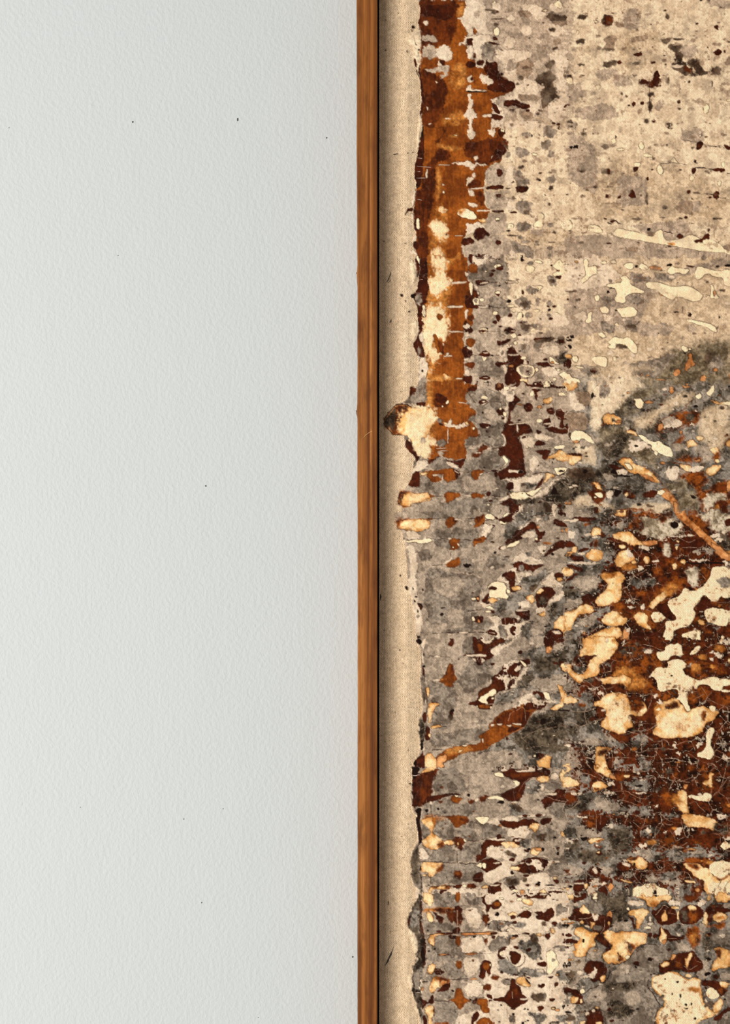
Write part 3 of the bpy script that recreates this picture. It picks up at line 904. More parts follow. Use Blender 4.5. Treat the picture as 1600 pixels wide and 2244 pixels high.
TILES.append((1240,1960,4.44444,"""m 0 0 1600 0 1600 1270 0 1270
G 430 820 520 670 660 600 740 500 880 490 1040 540 1020 620 920 680 840 760 790 850 860 1000 900 1110 870 1270 380 1270 360 1140 280 1090 180 1160 100 1200 220 980 260 910 380 860
g 440 760 520 700 600 660 640 760 460 800
g 560 960 740 940 720 1060 600 1080
h 360 860 700 840 660 940 400 960
h 420 1000 560 1060 700 1130 560 1220 400 1180
g 220 960 380 920 400 1020 220 1040
m 960 490 1060 470 1100 540 1060 560
g 1060 460 1130 450 1220 540 1100 570
h 320 0 600 0 600 340 460 350 460 200 380 160
g 460 260 620 260 640 350 460 350
g 600 40 760 60 760 110 600 110
G 200 60 300 60 340 170 420 160 260 190
g 0 60 80 80 60 200 0 180
g 0 560 200 600 180 780 80 900 0 900
g 200 520 360 540 360 620 220 640
h 0 740 110 740 80 860 0 870
d 60 780 24 40
B 80 0 200 0 230 30 120 70 60 90
P 0 0 80 0 70 60 0 40
C 280 35 40 16
B 60 140 120 120 180 190 260 180 300 190 400 200 440 190 460 260 420 340 340 380 280 420 240 300 180 300 120 260 0 240 60 200
P 130 140 180 95 250 170 240 190 160 180
w 255 180 310 180 320 250 280 260
P 155 272 26 18
P 230 265 280 270 290 290 240 350 250 290
P 0 245 20 10
S 425 195 30 26
P 425 280 14 20
G 280 300 360 310 350 350 260 355
w 180 300 240 310 220 340
B 260 380 360 360 360 420 460 500 420 520 380 500 280 440
R 280 400 340 400 420 490 320 460
P 80 350 110 320 170 325 220 370 300 365 330 380 270 430 300 500 240 520 200 560 195 600 130 620 80 590 60 550 100 530 70 490 150 440 80 390
k 172 455 14 20
C 0 480 65 495 50 505 0 500
B 0 430 100 440 120 480 60 480 0 470
P 360 365 400 345 460 365 540 360 640 360 700 355 790 380 800 440 780 480 720 490 680 520 620 620 560 660 500 680 420 680 370 630 360 580 420 540 460 500 380 430
U 560 430 640 480 700 500 650 570 610 580 590 510
d 590 450 660 520 640 570 600 520
U 490 640 520 580 560 600 580 650 520 660
B 500 570 520 560 520 600
C 605 610 22 20
l5 680 540 600 640 540 680 430 680
l5 680 540 760 480 900 490
B 400 510 460 520 420 550 380 570
P 600 180 660 140 800 140 810 170 750 260 710 330 680 330 690 260 670 220
B 600 200 670 230 680 340 660 340 640 240
C 615 140 18 20
P 670 0 1040 0 1030 60 920 70 870 130 800 120 780 60 700 20
U 660 0 740 30 700 30
A 840 60 900 80 870 130 820 110
k 880 10 20 14
w 600 60 660 50 760 60 770 110 700 110 620 100
G 720 310 760 280 860 290 890 330 860 380 780 380
C 795 325 34 12
w 810 210 830 210 830 270 810 260
B 820 160 900 140 960 90 1060 140 1100 220 1080 280 960 300 900 300 880 240
w 1000 60 1060 40 1120 80 1120 120 1020 110
P 1065 130 40 16
P 930 200 970 140 990 220 975 270 930 260
m 1000 310 1080 290 1150 340 1100 400 1020 370
w 1060 360 1120 380 1100 410
B 900 310 1000 340 1020 400 1140 410 1160 440 1000 460 900 440
P 920 310 960 340 990 430 985 480 940 490 905 440 925 380
S 960 465 24 20
B 1100 160 1180 100 1300 100 1350 180 1300 280 1200 300 1100 280
h 1120 160 1180 140 1190 280 1120 250
R 1160 0 1310 0 1280 80 1160 60
P 1180 110 1260 100 1280 170 1200 150
U 1200 140 1280 150 1280 280 1210 290
P 1090 160 1110 160 1100 260 1080 240
U 1150 380 1200 320 1290 320 1310 390 1280 500 1250 540 1200 480 1160 420
A 1200 400 1280 360 1260 500 1210 440
w 1280 60 1330 30 1380 90 1320 130 1280 100
g 1060 0 1130 0 1140 60 1080 70
g 1380 0 1440 20 1440 80 1400 80
P 1440 0 1600 0 1600 80 1480 80 1450 40
B 1350 140 1440 100 1600 140 1600 180 1440 180 1430 260 1360 280
U 1400 100 1560 100 1500 130 1400 120
P 1335 240 1340 180 1370 160 1390 260 1380 340 1360 300
P 1440 250 1430 210 1480 170 1560 180 1590 230 1540 260 1480 270
A 1460 210 1540 200 1560 240 1480 250
U 1380 290 1480 280 1560 260 1560 320 1500 350 1440 310 1390 330
g 1540 80 1600 90 1600 130 1540 130
g 1300 290 1360 280 1360 400 1300 360
G 1400 380 1500 360 1600 360 1600 500 1520 480 1410 460
h 1320 400 1380 380 1440 540 1380 580 1330 500
m 1260 540 1340 560 1400 600 1400 760 1340 760 1260 800 1300 700
g 1320 640 1400 640 1400 780 1320 840 1260 780
P 1440 540 1460 510 1500 510 1600 540 1600 700 1560 720 1500 720 1440 760 1420 740 1440 660 1490 600
U 1440 540 1520 520 1520 620 1480 620
l5 1450 560 1490 580 1490 550
B 900 700 960 640 1040 620 1100 570 1180 560 1240 540 1280 600 1340 660 1340 730 1240 760 1180 760 1100 740 1020 740 960 780 920 760
P 915 690 950 650 1010 640 1000 690 950 710
U 1060 660 1120 650 1120 720 1070 720
S 1040 580 1090 590 1050 640 1020 630
P 1160 650 1200 560 1240 570 1200 660 1190 720 1160 700
m 860 740 920 750 900 780
P 830 820 860 780 920 780 960 780 1000 740 1080 760 1140 800 1200 830 1260 800 1320 830 1310 900 1330 980 1330 1060 1440 1140 1520 1060 1530 1010 1480 1020 1500 1000 1530 1030 1520 1120 1440 1190 1300 1230 1280 1270 870 1270 890 1140 960 1080 950 1030 900 980 840 920
Q 850 800 920 790 1000 750 1080 780 1140 810 1200 850 1260 830 1300 850 1290 900 1310 1060 1400 1160 1280 1210 1260 1270 900 1270 910 1150 980 1080 970 1000 900 960 850 900
G 900 1000 940 970 960 980 920 1060
d 900 1000 940 970 960 980 920 1020
l6 810 830 790 890 850 970 900 1060 930 1080
l6 900 1110 870 1180 870 1270
k 1095 850 16 12
k 1170 1075 14 12
k 970 825 10 8
k 1260 1210 12 18
k 1040 970 8 14
k 1225 1070 8 16
k 985 1170 8 8
k 1115 990 10 20
k 1180 1110 18 8
A 1240 930 60 30
P 1195 790 30 20
B 1320 830 1480 840 1540 900 1580 940 1520 1000 1480 960 1400 890 1330 900
U 1480 920 1540 900 1580 930 1520 980
P 1490 850 1540 840 1590 870 1560 920 1510 890
Q 1360 960 1380 910 1430 900 1490 960 1500 1000 1420 1030 1380 1000
w 1340 1020 1370 1010 1390 1050 1350 1050
d 1350 1060 1440 1040 1450 1090 1400 1110 1340 1100
G 1540 1000 1600 940 1600 1080 1550 1060
P 1440 1060 1520 1000 1540 1060 1500 1130 1430 1160
B 1440 1200 1540 1120 1600 1090 1600 1140 1540 1160 1500 1230 1440 1230
G 1480 1240 1600 1140 1600 1270 1480 1270
g 1500 760 1600 760 1600 840 1500 830
B 1440 780 1500 790 1480 830 1440 820
B 180 720 200 660 270 640 370 660 410 710 400 780 360 790 340 830 280 860 240 840 260 800 200 780
w 130 800 240 780 280 740 310 720 280 820 240 820
w 280 700 310 740 290 780 270 740
P 330 800 360 785 395 790 380 840 340 860
l4 270 650 270 860
l7 440 690 420 800 380 850 280 910 220 930 180 970
w 110 740 170 740 180 790 120 780
k 20 680 34 30
G 20 680 14 10
d 120 655 26 18
B 0 900 60 920 120 930 160 980 180 1040 160 1080 60 1060 100 1000 0 920
C 160 945 24 22
P 45 1010 80 985 130 1010 110 1050 60 1060
P 150 1040 16 26
G 0 960 40 980 40 1060 0 1060
B 180 1190 220 1130 280 1105 340 1130 370 1180 380 1270 180 1270 200 1220
w 270 1130 16 16
w 205 1160 20 16
P 290 1240 350 1235 370 1270 300 1270
w 30 1130 60 1090 90 1110 60 1150
d 0 1160 80 1180 100 1220 0 1240
k 0 1090 20 30
P 0 1240 50 1245 40 1270 0 1270
l5 380 1200 390 1270
l3 180 1160 280 1090 350 1130
k 680 705 10 10
k 660 868 10 10
k 455 1078 12 12
k 410 1068 7 7
v4 130 235 210 240 280 200 300 190
v3 380 220 380 330 340 380
v4 880 200 920 150 960 95 1000 130
v3 870 240 910 300 1000 300 1160 305
v3 1000 180 1080 200
v3 1160 440 1220 520 1250 540 1255 650 1320 660
v3 1000 430 1080 430
v3 1150 700 1200 740 1280 690
v3 200 0 240 20
v3 300 60 330 130
v3 1270 50 1310 0
k 610 770 6 6
"""))
TILES.append((1240,280,4.44444,"""c 0 0 1600 0 1600 1244 0 1244
b 500 200 1600 600 1600 950 300 900 200 600
g 600 950 1200 900 1200 1060 800 1040
g 400 1050 1600 1200 1600 1260 0 1260 0 1060
g 500 470 780 480 800 760 500 760
g 1130 0 1340 0 1340 140 1130 140
g 0 0 300 200 300 650 0 500
k 105 182 25 20
k 60 190 15 12
d 390 185 50 22
C 472 132 24 26
k 488 90 8 14
C 535 213 35 12
C 738 177 28 42
C 755 255 820 258 858 285 800 290 760 280
C 665 345 700 335 735 350 720 375 670 378
B 660 380 710 380 700 420 660 435
B 800 495 14 22
C 917 412 32 48
C 1015 325 1050 285 1070 310 1095 342 1040 340
l3 920 350 1090 340
l4 1095 342 1190 365
d 390 390 420 390 440 400 470 430 430 470 390 455 345 450 345 420
B 405 400 435 400 440 450 400 455
d 125 410 190 400 190 440 130 435
d 175 60 30 20
g 40 300 30 20
d 975 150 1000 160 985 190
B 1270 150 1310 120 1350 150 1320 200 1280 215
R 1300 170 22 25
l8 1340 160 1420 180 1500 190
B 1540 160 1600 170 1600 210 1560 205
d 1210 180 1260 180 1230 215
C 1308 82 13 13
l4 1140 120 1260 135
l4 1325 40 1325 80
B 1225 400 1270 380 1270 440 1230 455
l8 1260 385 1370 395 1460 410 1540 410
B 1420 395 1555 390 1550 430 1440 425
C 1510 335 1545 330 1558 380 1525 390
C 1222 488 26 26
C 1475 520 1515 518 1510 570 1485 568
B 1430 655 1460 620 1495 605 1500 680 1470 710 1430 680
R 1465 655 22 28
l7 1340 640 1440 655
l5 1500 680 1600 695
B 1180 610 1220 600 1220 640 1190 650
d 1240 620 1320 630 1300 650 1240 640
C 1580 688 20 8
k 1260 325 14 18
l5 1570 440 1600 450
B 620 650 650 600 680 620 682 680 650 695 610 670
B 400 663 16 18
B 500 670 540 650 535 695 500 690
d 730 660 12 12
d 215 610 14 12
d 790 700 15 70
k 370 870 410 880 400 900 370 885
l9 420 890 480 905 530 935
d 640 880 760 880 740 892 650 895
g 1160 730 1330 720 1300 820 1160 800
e 1100 700 1230 700 1240 880 1060 800
B 1170 875 20 14
d 900 870 970 870 960 890
d 1430 870 1530 880 1520 890 1440 895
k 1450 885 18 10
C 205 1000 225 950 290 945 340 980 370 1020 310 1035 250 1010
C 0 890 40 890 65 935 70 975 40 1000 0 1000
k 30 1004 35 5
C 425 1038 25 8
C 450 1040 490 980 640 1000 760 1040 850 1065 890 1000 950 990 960 1100 1080 1090 1160 1060 1220 1035 1290 1070 1350 1110 1380 1080 1450 1100 1520 1150 1560 1190 1600 1200 1600 1240 1450 1215 1200 1180 1000 1145 850 1120 650 1085 500 1065
g 955 1010 1080 1030 1070 1090 970 1110
l5 960 1010 1040 1030
e 800 1020 870 1010 880 1050 840 1060 790 1040
k 815 990 18 16
B 1080 1045 1110 1025 1148 1045 1140 1080 1095 1080
B 1240 1100 1330 1085 1360 1030 1400 1025 1405 1090 1340 1120 1260 1125
B 1390 998 14 14
C 1370 1110 30 30
A 990 1120 1060 1115 1070 1145 1000 1145
e 1530 1150 1600 1140 1600 1200 1560 1190
d 150 1118 25 12
B 390 1120 450 1115 450 1135 400 1135
d 710 1118 14 10
e 650 1180 60 30
g 1000 1180 1100 1190 1060 1230
e 50 880 80 870 130 885 90 900
l2 80 0 60 5
k 85 5 18 6
"""))
TILES.append((1240,560,4.44444,"""b 0 0 1600 0 1600 1244 0 1244
w 0 0 300 0 560 200 400 300 200 350 0 340
g 0 340 500 300 900 200 1600 0 1600 100 900 250 700 700 0 800
G 620 170 760 190 740 260 640 270
G 860 170 1000 180 1040 240 960 260 880 220
G 580 390 740 380 780 460 640 480
G 330 400 470 410 480 500 400 480
G 560 640 740 640 740 740 620 740
d 640 690 60 25
G 880 660 1000 660 980 740 880 730
G 330 640 470 660 470 760 350 740
g 700 640 1060 700 1000 780 700 780
w 80 560 200 540 200 640 80 640
w 360 560 470 580 440 640 380 640
w 500 650 600 720 560 760 480 740
g 1180 660 1300 700 1250 760 1180 720
x 1160 880 1600 800 1600 1244 700 1244 800 1160 1000 960
G 1400 1000 1500 960 1560 1100 1400 1150
x 1000 1100 1160 1000 1180 1244 900 1244
G 600 1060 900 1000 1100 940 900 1200 650 1160
G 120 1060 330 1080 330 1160 160 1160
B 235 1110 290 1090 320 1120 260 1160
C 0 75 35 120 0 165
P 80 50 110 50 125 70 90 75
C 165 50 200 25 230 60 215 110 240 110 300 95 312 175 240 195 190 250 160 275 145 250 160 215 200 190 180 110
C 372 70 22 15
C 435 60 465 38 497 60 490 80 440 75
C 560 95 600 68 660 70 660 130 630 145 590 125
C 705 115 740 70 790 95 810 130 750 145
S 810 100 900 105 945 130 900 145 820 140
C 985 145 1040 100 1060 120 1180 125 1210 150 1160 185 1090 165 1050 185 990 170
k 1010 95 32 20
k 690 105 18 18
B 1170 95 1220 100 1270 108 1220 120 1180 110
C 1260 230 1265 130 1300 98 1420 140 1510 155 1600 120 1600 300 1540 290 1530 210 1430 205 1400 170 1360 180 1300 240
C 395 295 430 272 530 265 555 240 525 215 575 190 630 240 620 275 700 320 770 345 750 370 640 365 575 400 595 455 520 465 468 440 500 360 480 320 400 310
k 455 320 30 5
C 775 280 790 258 900 260 1060 305 1190 292 1290 345 1345 385 1310 440 1230 448 1130 405 1070 405 1050 440 950 395 880 340 790 315
S 900 365 950 390 930 400
C 1405 285 1425 280 1450 330 1470 390 1500 410 1450 425 1400 410 1420 370
S 1450 370 14 30
l4 1340 380 1410 395
d 1490 335 1560 325 1550 355 1500 350
C 270 395 310 382 332 400 320 440 290 445
C 320 510 380 488 435 520 410 565 360 565
C 480 515 520 510 640 495 705 540 680 590 630 605 540 600 530 570
k 490 530 14 10
C 210 560 265 540 250 600 260 640 215 665 185 635 215 610
C 470 670 500 648 525 690 490 685
C 315 760 350 742 400 795 350 808
C 405 850 470 780 540 810 600 792 640 810 705 900 700 945 665 960 625 920 570 860 500 870 480 915 410 905 410 880 440 870
d 480 880 510 850 580 870 610 900 520 920
C 248 1000 300 975 405 985 405 1085 340 1080 270 1035
C 455 990 485 980 495 1010 470 1030
C 85 1070 150 1080 195 1110 110 1090
P 0 970 40 960 70 985 60 1010 10 1000
C 60 985 110 975 125 1010 105 1045 70 1030
B 0 1000 60 1015 60 1060 30 1110 0 1110
C 0 1130 40 1150 60 1190 110 1200 140 1230 130 1260 0 1260
k 65 790 25 18
k 40 890 20 22
k 45 825 20 14
C 1170 620 1200 615 1390 660 1460 690 1480 750 1430 740 1380 700 1180 640
k 1205 580 25 22
C 1115 890 1150 872 1200 900 1190 940 1140 930
C 1215 912 14 12
S 1190 950 1230 945 1245 1030 1270 1065 1220 1080 1180 1125 1155 1115 1175 1040 1200 1010
S 1045 1130 1090 1095 1130 1135 1080 1180 1048 1170
S 1390 1005 24 26
S 1460 1112 25 24
S 1310 1190 1350 1160 1370 1180 1350 1240 1310 1240
S 870 1200 960 1205 975 1235 920 1225
A 800 1168 16 8
k 1160 950 14 8
S 1600 1190 14 40
d 1380 1000 40 60
d 75 350 50 12
d 120 435 28 12
k 415 355 16 14
d 415 440 25 14
k 90 495 8 8
k 1075 550 30 8
l3 1140 500 1135 560
k 1495 600 8 12
k 910 760 8 6
k 1480 105 20 10
k 1095 265 6 6
k 1580 100 30 15
l4 80 15 180 15
l4 1560 0 1600 20
b 900 1080 250 1100 560 1140 640 1180 720 1244 600 1260 250 1240
c 500 1180 640 1150 700 1260 480 1260
"""))
TILES.append((1240,840,4.44444,"""m 0 0 1600 0 1600 1244 0 1244
c 200 0 800 0 640 80 560 200 480 280 340 300 340 460 270 480 240 400 250 240
w 0 90 100 90 200 200 150 280 60 260
b 1320 250 1600 180 1600 640 1400 640 1300 500 1300 400
b 1100 100 1300 100 1200 180 900 300 880 400 700 460 640 380 800 280
b 60 580 280 570 300 700 280 800 180 780 100 650
c 80 600 240 590 200 680 120 660
e 80 60 240 80 260 160 200 240 120 180
e 0 290 200 280 220 380 200 460 100 440 20 480
G 380 60 50 80
x 620 60 900 20 900 120 800 150 640 160 560 220 600 260 740 260 660 320 500 290 560 200
x 340 440 600 420 700 560 640 600 600 680 500 700 440 760 340 660 300 520
h 380 520 640 480 600 600 500 720 380 700 330 600
x 600 600 860 600 860 700 1040 740 900 840 780 780 640 720 580 700
h 0 820 300 860 400 800 420 760 700 800 600 900 200 960 0 960
d 0 850 200 820 320 880 200 940 60 940
h 0 960 160 940 200 1040 140 1100 0 1120
g 220 560 120 60
m 280 700 440 720 480 800 400 820 300 790
g 330 880 480 890 500 940 400 940
b 80 1120 240 1080 240 1160 400 1160 500 1240 260 1200 60 1200
U 880 380 960 330 1150 270 1300 270 1290 340 1260 400 1160 400 1050 460 900 490
U 1140 270 1300 270 1290 400 1180 400 1140 340
h 1160 300 1260 290 1240 380 1180 370
w 960 370 1000 340 1120 350 1140 400 1060 430 960 450
S 900 390 960 380 950 460 900 470
g 1000 360 60 50
u8 870 470 890 390 950 340 1130 270 1180 230 1160 210 1240 160
u7 880 480 980 480 1080 460 1180 420 1270 400
u7 880 480 930 530 960 560
m 960 480 1080 470 1100 530 1040 580 960 540
U 1040 600 1100 530 1160 500 1140 560 1060 640
g 1040 600 1160 580 1200 640 1080 680
h 1060 660 1220 640 1220 740 1120 760 1060 740
U 1060 740 1180 700 1240 720 1230 780 1150 770
g 1220 600 1400 600 1430 760 1340 780 1300 700
P 1165 570 1200 540 1250 560 1285 590 1230 625 1180 620
P 1265 520 1310 505 1350 530 1320 560 1280 555
u8 1240 540 1260 570 1290 590
S 1100 465 1130 455 1145 490 1110 500
U 1520 610 1560 550 1600 510 1600 640 1560 620
P 1545 580 1600 540 1600 620 1560 620
P 1400 640 1440 620 1495 620 1500 680 1450 700 1420 680
U 1420 700 1510 660 1500 760 1440 760
P 1450 740 1500 730 1500 770 1460 780
P 1360 860 1410 800 1480 790 1530 800 1490 840 1450 890 1410 905 1370 880
U 1240 720 1330 720 1320 770 1260 770
S 1255 745 1310 740 1310 760 1270 765
u9 1030 765 1100 780 1140 790
P 1100 785 1180 790 1220 820 1210 870 1160 850 1130 830
P 0 10 60 0 130 0 70 70 0 85
P 360 320 400 290 450 295 550 340 540 395 490 405 440 400 400 405 360 370
d 462 358 20 18
S 510 370 28 12
C 35 520 70 465 150 450 200 490 240 520 290 590 240 580 180 540 140 540 130 580 80 585
S 60 560 130 560 120 585 80 588
l5 280 570 310 610
P 0 670 20 700 80 690 170 710 120 760 60 805 0 770
B 20 680 140 680 170 705 100 705 40 700
C 655 150 740 140 765 190 740 250 700 245 675 210 680 170
S 770 180 810 165 858 185 830 200 780 195
S 1028 68 28 34
S 1120 15 1180 10 1220 35 1200 50 1140 40
C 1360 90 1400 70 1430 20 1445 20 1440 100 1400 130
C 1255 130 1310 92 1330 125 1290 160
P 1400 150 1440 170 1520 190 1570 175 1600 190 1600 220 1540 215 1440 195
C 1530 190 1580 175 1600 190 1600 220 1550 212
P 590 450 640 455 690 480 700 520 660 510 600 480
C 690 490 760 510 820 560 870 570 910 550 960 600 1030 630 1050 720 980 710 900 680 820 640 840 600 750 560
C 860 650 900 670 890 710 860 690
B 600 440 660 445 700 475 640 455
P 505 770 520 730 600 720 640 740 660 780 740 800 800 850 880 900 930 970 860 965 780 930 680 870 620 870 580 820
S 700 870 800 890 900 960 820 950
u9 500 760 560 720 640 730
C 560 770 620 780 660 840 610 840
u8 740 800 840 840 900 900 930 970
V 900 1060 940 1010 1000 1030 1040 1090 1100 1160 1130 1244 1050 1244 1030 1170 960 1120
S 1040 1150 1090 1160 1120 1244 1060 1244
u9 930 970 1000 1050 1090 1140 1130 1230
C 930 1060 40 30
B 740 1070 850 1040 900 1060 860 1120 760 1120
B 560 1040 620 1040 680 1090 660 1130 600 1110 560 1080
S 570 1060 600 1100 580 1100
P 590 1080 20 18
U 620 1060 680 1080 660 1110 620 1090
m 860 720 1040 720 1020 820 940 840 880 800
g 1000 840 1130 830 1200 880 1160 960 1020 960 960 900
x 940 980 1100 960 1340 800 1380 900 1200 980 1180 1040 1040 1080
x 1060 1060 1300 1050 1300 1240 1140 1240
U 1080 900 1340 840 1400 940 1300 1000 1380 1040 1440 960 1600 920 1600 1244 1300 1244 1320 1120 1200 960
y 1380 1060 1540 1060 1560 1160 1400 1244 1320 1200
R 1430 1160 1520 1120 1580 1160 1560 1220 1460 1220
R 1400 1000 1540 980 1600 1000 1600 1060 1440 1040
S 1580 1000 20 60
m 660 940 900 980 880 1030 700 1040 600 1020
h 0 1040 140 1080 60 1150 0 1150
U 250 950 330 950 360 1010 390 1040 410 1100 380 1150 300 1165 230 1110 220 1040 290 1030
P 250 955 320 960 350 1000 370 1040 310 1040 290 1000
R 220 1090 240 1040 400 1060 410 1110 380 1150 290 1160
C 280 1070 350 1060 370 1110 330 1120 300 1090
C 290 1110 14 12
w 410 1050 540 1040 520 1100 470 1080 440 1130 410 1100
k 480 1030 560 1050 500 1110 460 1080
k 440 850 480 820 520 880 500 890 440 870
w 480 840 580 820 600 880 520 890
g 420 600 40 20
w 620 560 800 560 820 620 720 660 620 680
k 690 610 20 14
k 720 1130 880 1120 860 1130
d 960 1240 1050 1180 1030 1244
b 640 1180 1020 1160 1030 1244 600 1244
U 460 1244 560 1215 900 1244
B 420 780 560 820 560 840 440 830
k 190 860 25 20
k 480 890 700 900 600 915 500 905
w 980 830 1120 820 1100 920 1060 960 980 920
w 1200 820 1340 800 1350 840 1200 880
w 1060 1040 16 8
k 1200 1080 1240 1090 1280 1110 1240 1130
R 270 1210 310 1200 320 1244 270 1244
k 260 120 14 30
d 0 480 60 480 40 560 0 560
k 1600 30 18 20
k 1250 205 1290 215 1290 235 1240 240
k 630 190 14 12
v3 400 700 440 640 520 610
v3 360 520 420 490 480 480
v3 820 790 880 780 1000 760
v3 1090 1140 1200 1100 1360 1040
v3 1160 1244 1240 1160 1340 1060
v3 540 1200 600 1130 620 1120
v3 0 960 80 1000 140 1080
v3 320 610 400 620 440 660 520 620
"""))
TILES.append((880,0,4.44444,"""g 640 0 1600 0 1600 1244 640 1244
O 170 0 640 0 610 120 580 220 640 300 640 560 880 640 1000 760 1110 820 1100 880 900 960 890 1060 880 1170 860 1260 200 1260 200 900 170 600
R 180 0 540 0 545 80 520 150 530 280 490 400 480 440 330 430 200 560 170 200
B 190 40 500 60 520 140 430 200 300 150 190 170
R 200 640 360 740 430 800 440 900 400 1100 300 1260 210 1260 200 900
A 540 600 640 640 620 760 600 880 480 860 470 700
A 480 1100 600 1080 640 1160 560 1240 420 1240 400 1160
A 620 20 560 40 530 140 560 170 600 140
w 620 0 800 0 810 90 830 170 900 250 890 330 860 350 800 350 740 330 700 240 690 340 650 350 630 260 600 250 580 210 530 185 600 170 610 100 640 50
w 600 370 700 340 860 350 900 420 820 440 780 500 770 560 830 620 800 640 790 670 720 660 730 590 690 560 690 500 700 440 640 430 600 430 550 430 550 410 610 400
w 1000 770 990 600 920 570 900 480 1050 490 1230 480 1275 520 1250 570 1130 580 1120 700 1150 790 1250 770 1320 800 1340 900 1260 980 1330 960 1365 1040 1360 1150 1290 1140 1250 1080 1250 1020 1190 1000 1100 960 1000 960 960 940 880 960 870 1000 920 1000 1000 1060 1020 1150 960 1260 870 1260 890 1150 900 1080 880 1060 960 940 1110 920 1110 790
g 790 0 880 0 880 70 810 80
g 700 110 760 110 760 160 700 160
g 830 190 920 200 900 290 850 310 820 250
G 790 430 870 420 900 480 900 570 850 600 790 560 770 490
g 1010 590 1110 570 1120 690 1010 690
e 1120 570 1280 590 1290 680 1220 770 1130 720
e 1130 910 1350 930 1340 980 1150 980
e 1150 1080 1290 1090 1270 1160 1170 1160
w 1020 360 1060 335 1110 400 1100 460 1060 475 1000 440
C 900 280 930 262 958 290 950 340 915 355 898 320
w 1220 295 60 50
w 1430 230 1520 220 1600 250 1600 350 1450 350 1420 290
w 1300 590 1370 600 1370 660 1300 690 1280 640
w 1170 40 1300 30 1390 80 1400 180 1320 210 1280 140 1180 100
w 1290 400 1330 370 1380 400 1340 440
w 1440 40 1580 30 1600 110 1500 120 1440 100
C 1475 35 1530 5 1575 40 1560 85 1510 70
C 1400 102 25 12
C 908 35 14 24
w 880 30 970 30 970 100 880 90
w 1420 520 1560 480 1600 480 1600 640 1540 660 1470 600
w 1480 620 1600 600 1600 800 1510 770
w 1560 700 1600 690 1600 1180 1440 1190 1420 1010 1450 960 1560 910 1490 860 1530 790
w 1010 1190 1080 1170 1300 1180 1420 1200 1380 1260 1000 1260
w 1010 180 1070 135 1110 185 1060 205
B 640 365 700 380 690 420 700 450 640 440 630 400
B 630 590 720 600 720 660 640 660
B 740 590 800 580 800 640 730 640
R 700 500 725 520 730 570 695 570
O 700 270 740 300 720 340 700 330
B 830 560 840 620 940 600 950 700 990 770 1100 800 1115 850 1080 900 900 900 830 860 870 780 810 700 800 660 820 620
B 990 980 1100 960 1180 1010 1250 1010 1250 1060 1170 1060 1090 1020 1010 1040
B 850 1100 1000 1130 990 1170 880 1170
B 870 990 940 1030 970 1110 910 1100
d 1300 760 1380 690 1490 700 1510 760 1470 820 1520 900 1540 950 1430 1000 1400 1060 1360 1010 1350 880 1400 840 1320 810
d 1380 630 1480 580 1500 630 1440 690
d 1400 160 1450 120 1600 160 1600 200 1430 200
e 1460 200 1600 210 1600 260 1480 240
d 1150 730 1200 750 1190 780 1150 770
d 1440 270 1510 270 1500 310 1440 320
d 810 90 930 95 930 115 860 110 810 105
d 870 180 1000 175 1000 190 880 195
d 900 125 20 15
d 920 240 30 18
B 915 375 25 18
B 810 410 870 410 980 430 900 440 870 425
d 1330 1110 28 25
d 1210 660 35 15
e 1200 130 60 35
e 1480 380 1560 380 1560 420 1470 440
B 1480 1200 18 12
B 1530 1210 20 14
B 820 700 900 680 950 700 900 750
w 760 740 800 710 890 770 890 820 800 820
w 650 740 690 730 710 790 660 800 640 770
B 690 765 16 18
w 650 920 690 915 695 1100 750 1110 745 1140 695 1145 690 1260 655 1260 650 1145 590 1135 595 1115 640 1090 660 1000
w 660 830 680 830 690 870 840 875 830 890 720 895 660 880 620 875
k 620 880 850 890 850 900 640 900
w 780 1120 880 1110 890 1140 800 1140
w 870 1200 900 1180 1000 1190 1000 1210 920 1200 880 1250
w 1000 1040 1040 1060 1030 1110 1000 1110
w 1110 1040 1150 1060 1140 1130 1190 1170 1180 1190 1120 1160
w 645 460 690 440 690 560 645 575 630 500
g 200 350 280 340 360 380 350 420 280 400 210 410
g 210 450 340 440 350 560 280 580 200 560
w 350 450 430 430 480 460 500 520 480 590 440 610 330 560 330 500
g 230 670 330 660 400 620 460 630 460 700 460 740 390 770 370 750 430 690 340 700 250 705
w 370 590 400 620 380 650 340 640
B 375 590 420 590 420 640 380 640
w 205 215 245 190 275 225 240 250
w 240 1030 265 1060 250 1080
w 260 1200 295 1200 270 1220
c 430 1145 490 1160 430 1165
c 325 790 355 800 340 810
l2 350 110 420 60 480 30
l2 420 240 480 230 540 200
l2 500 40 640 55
"""))
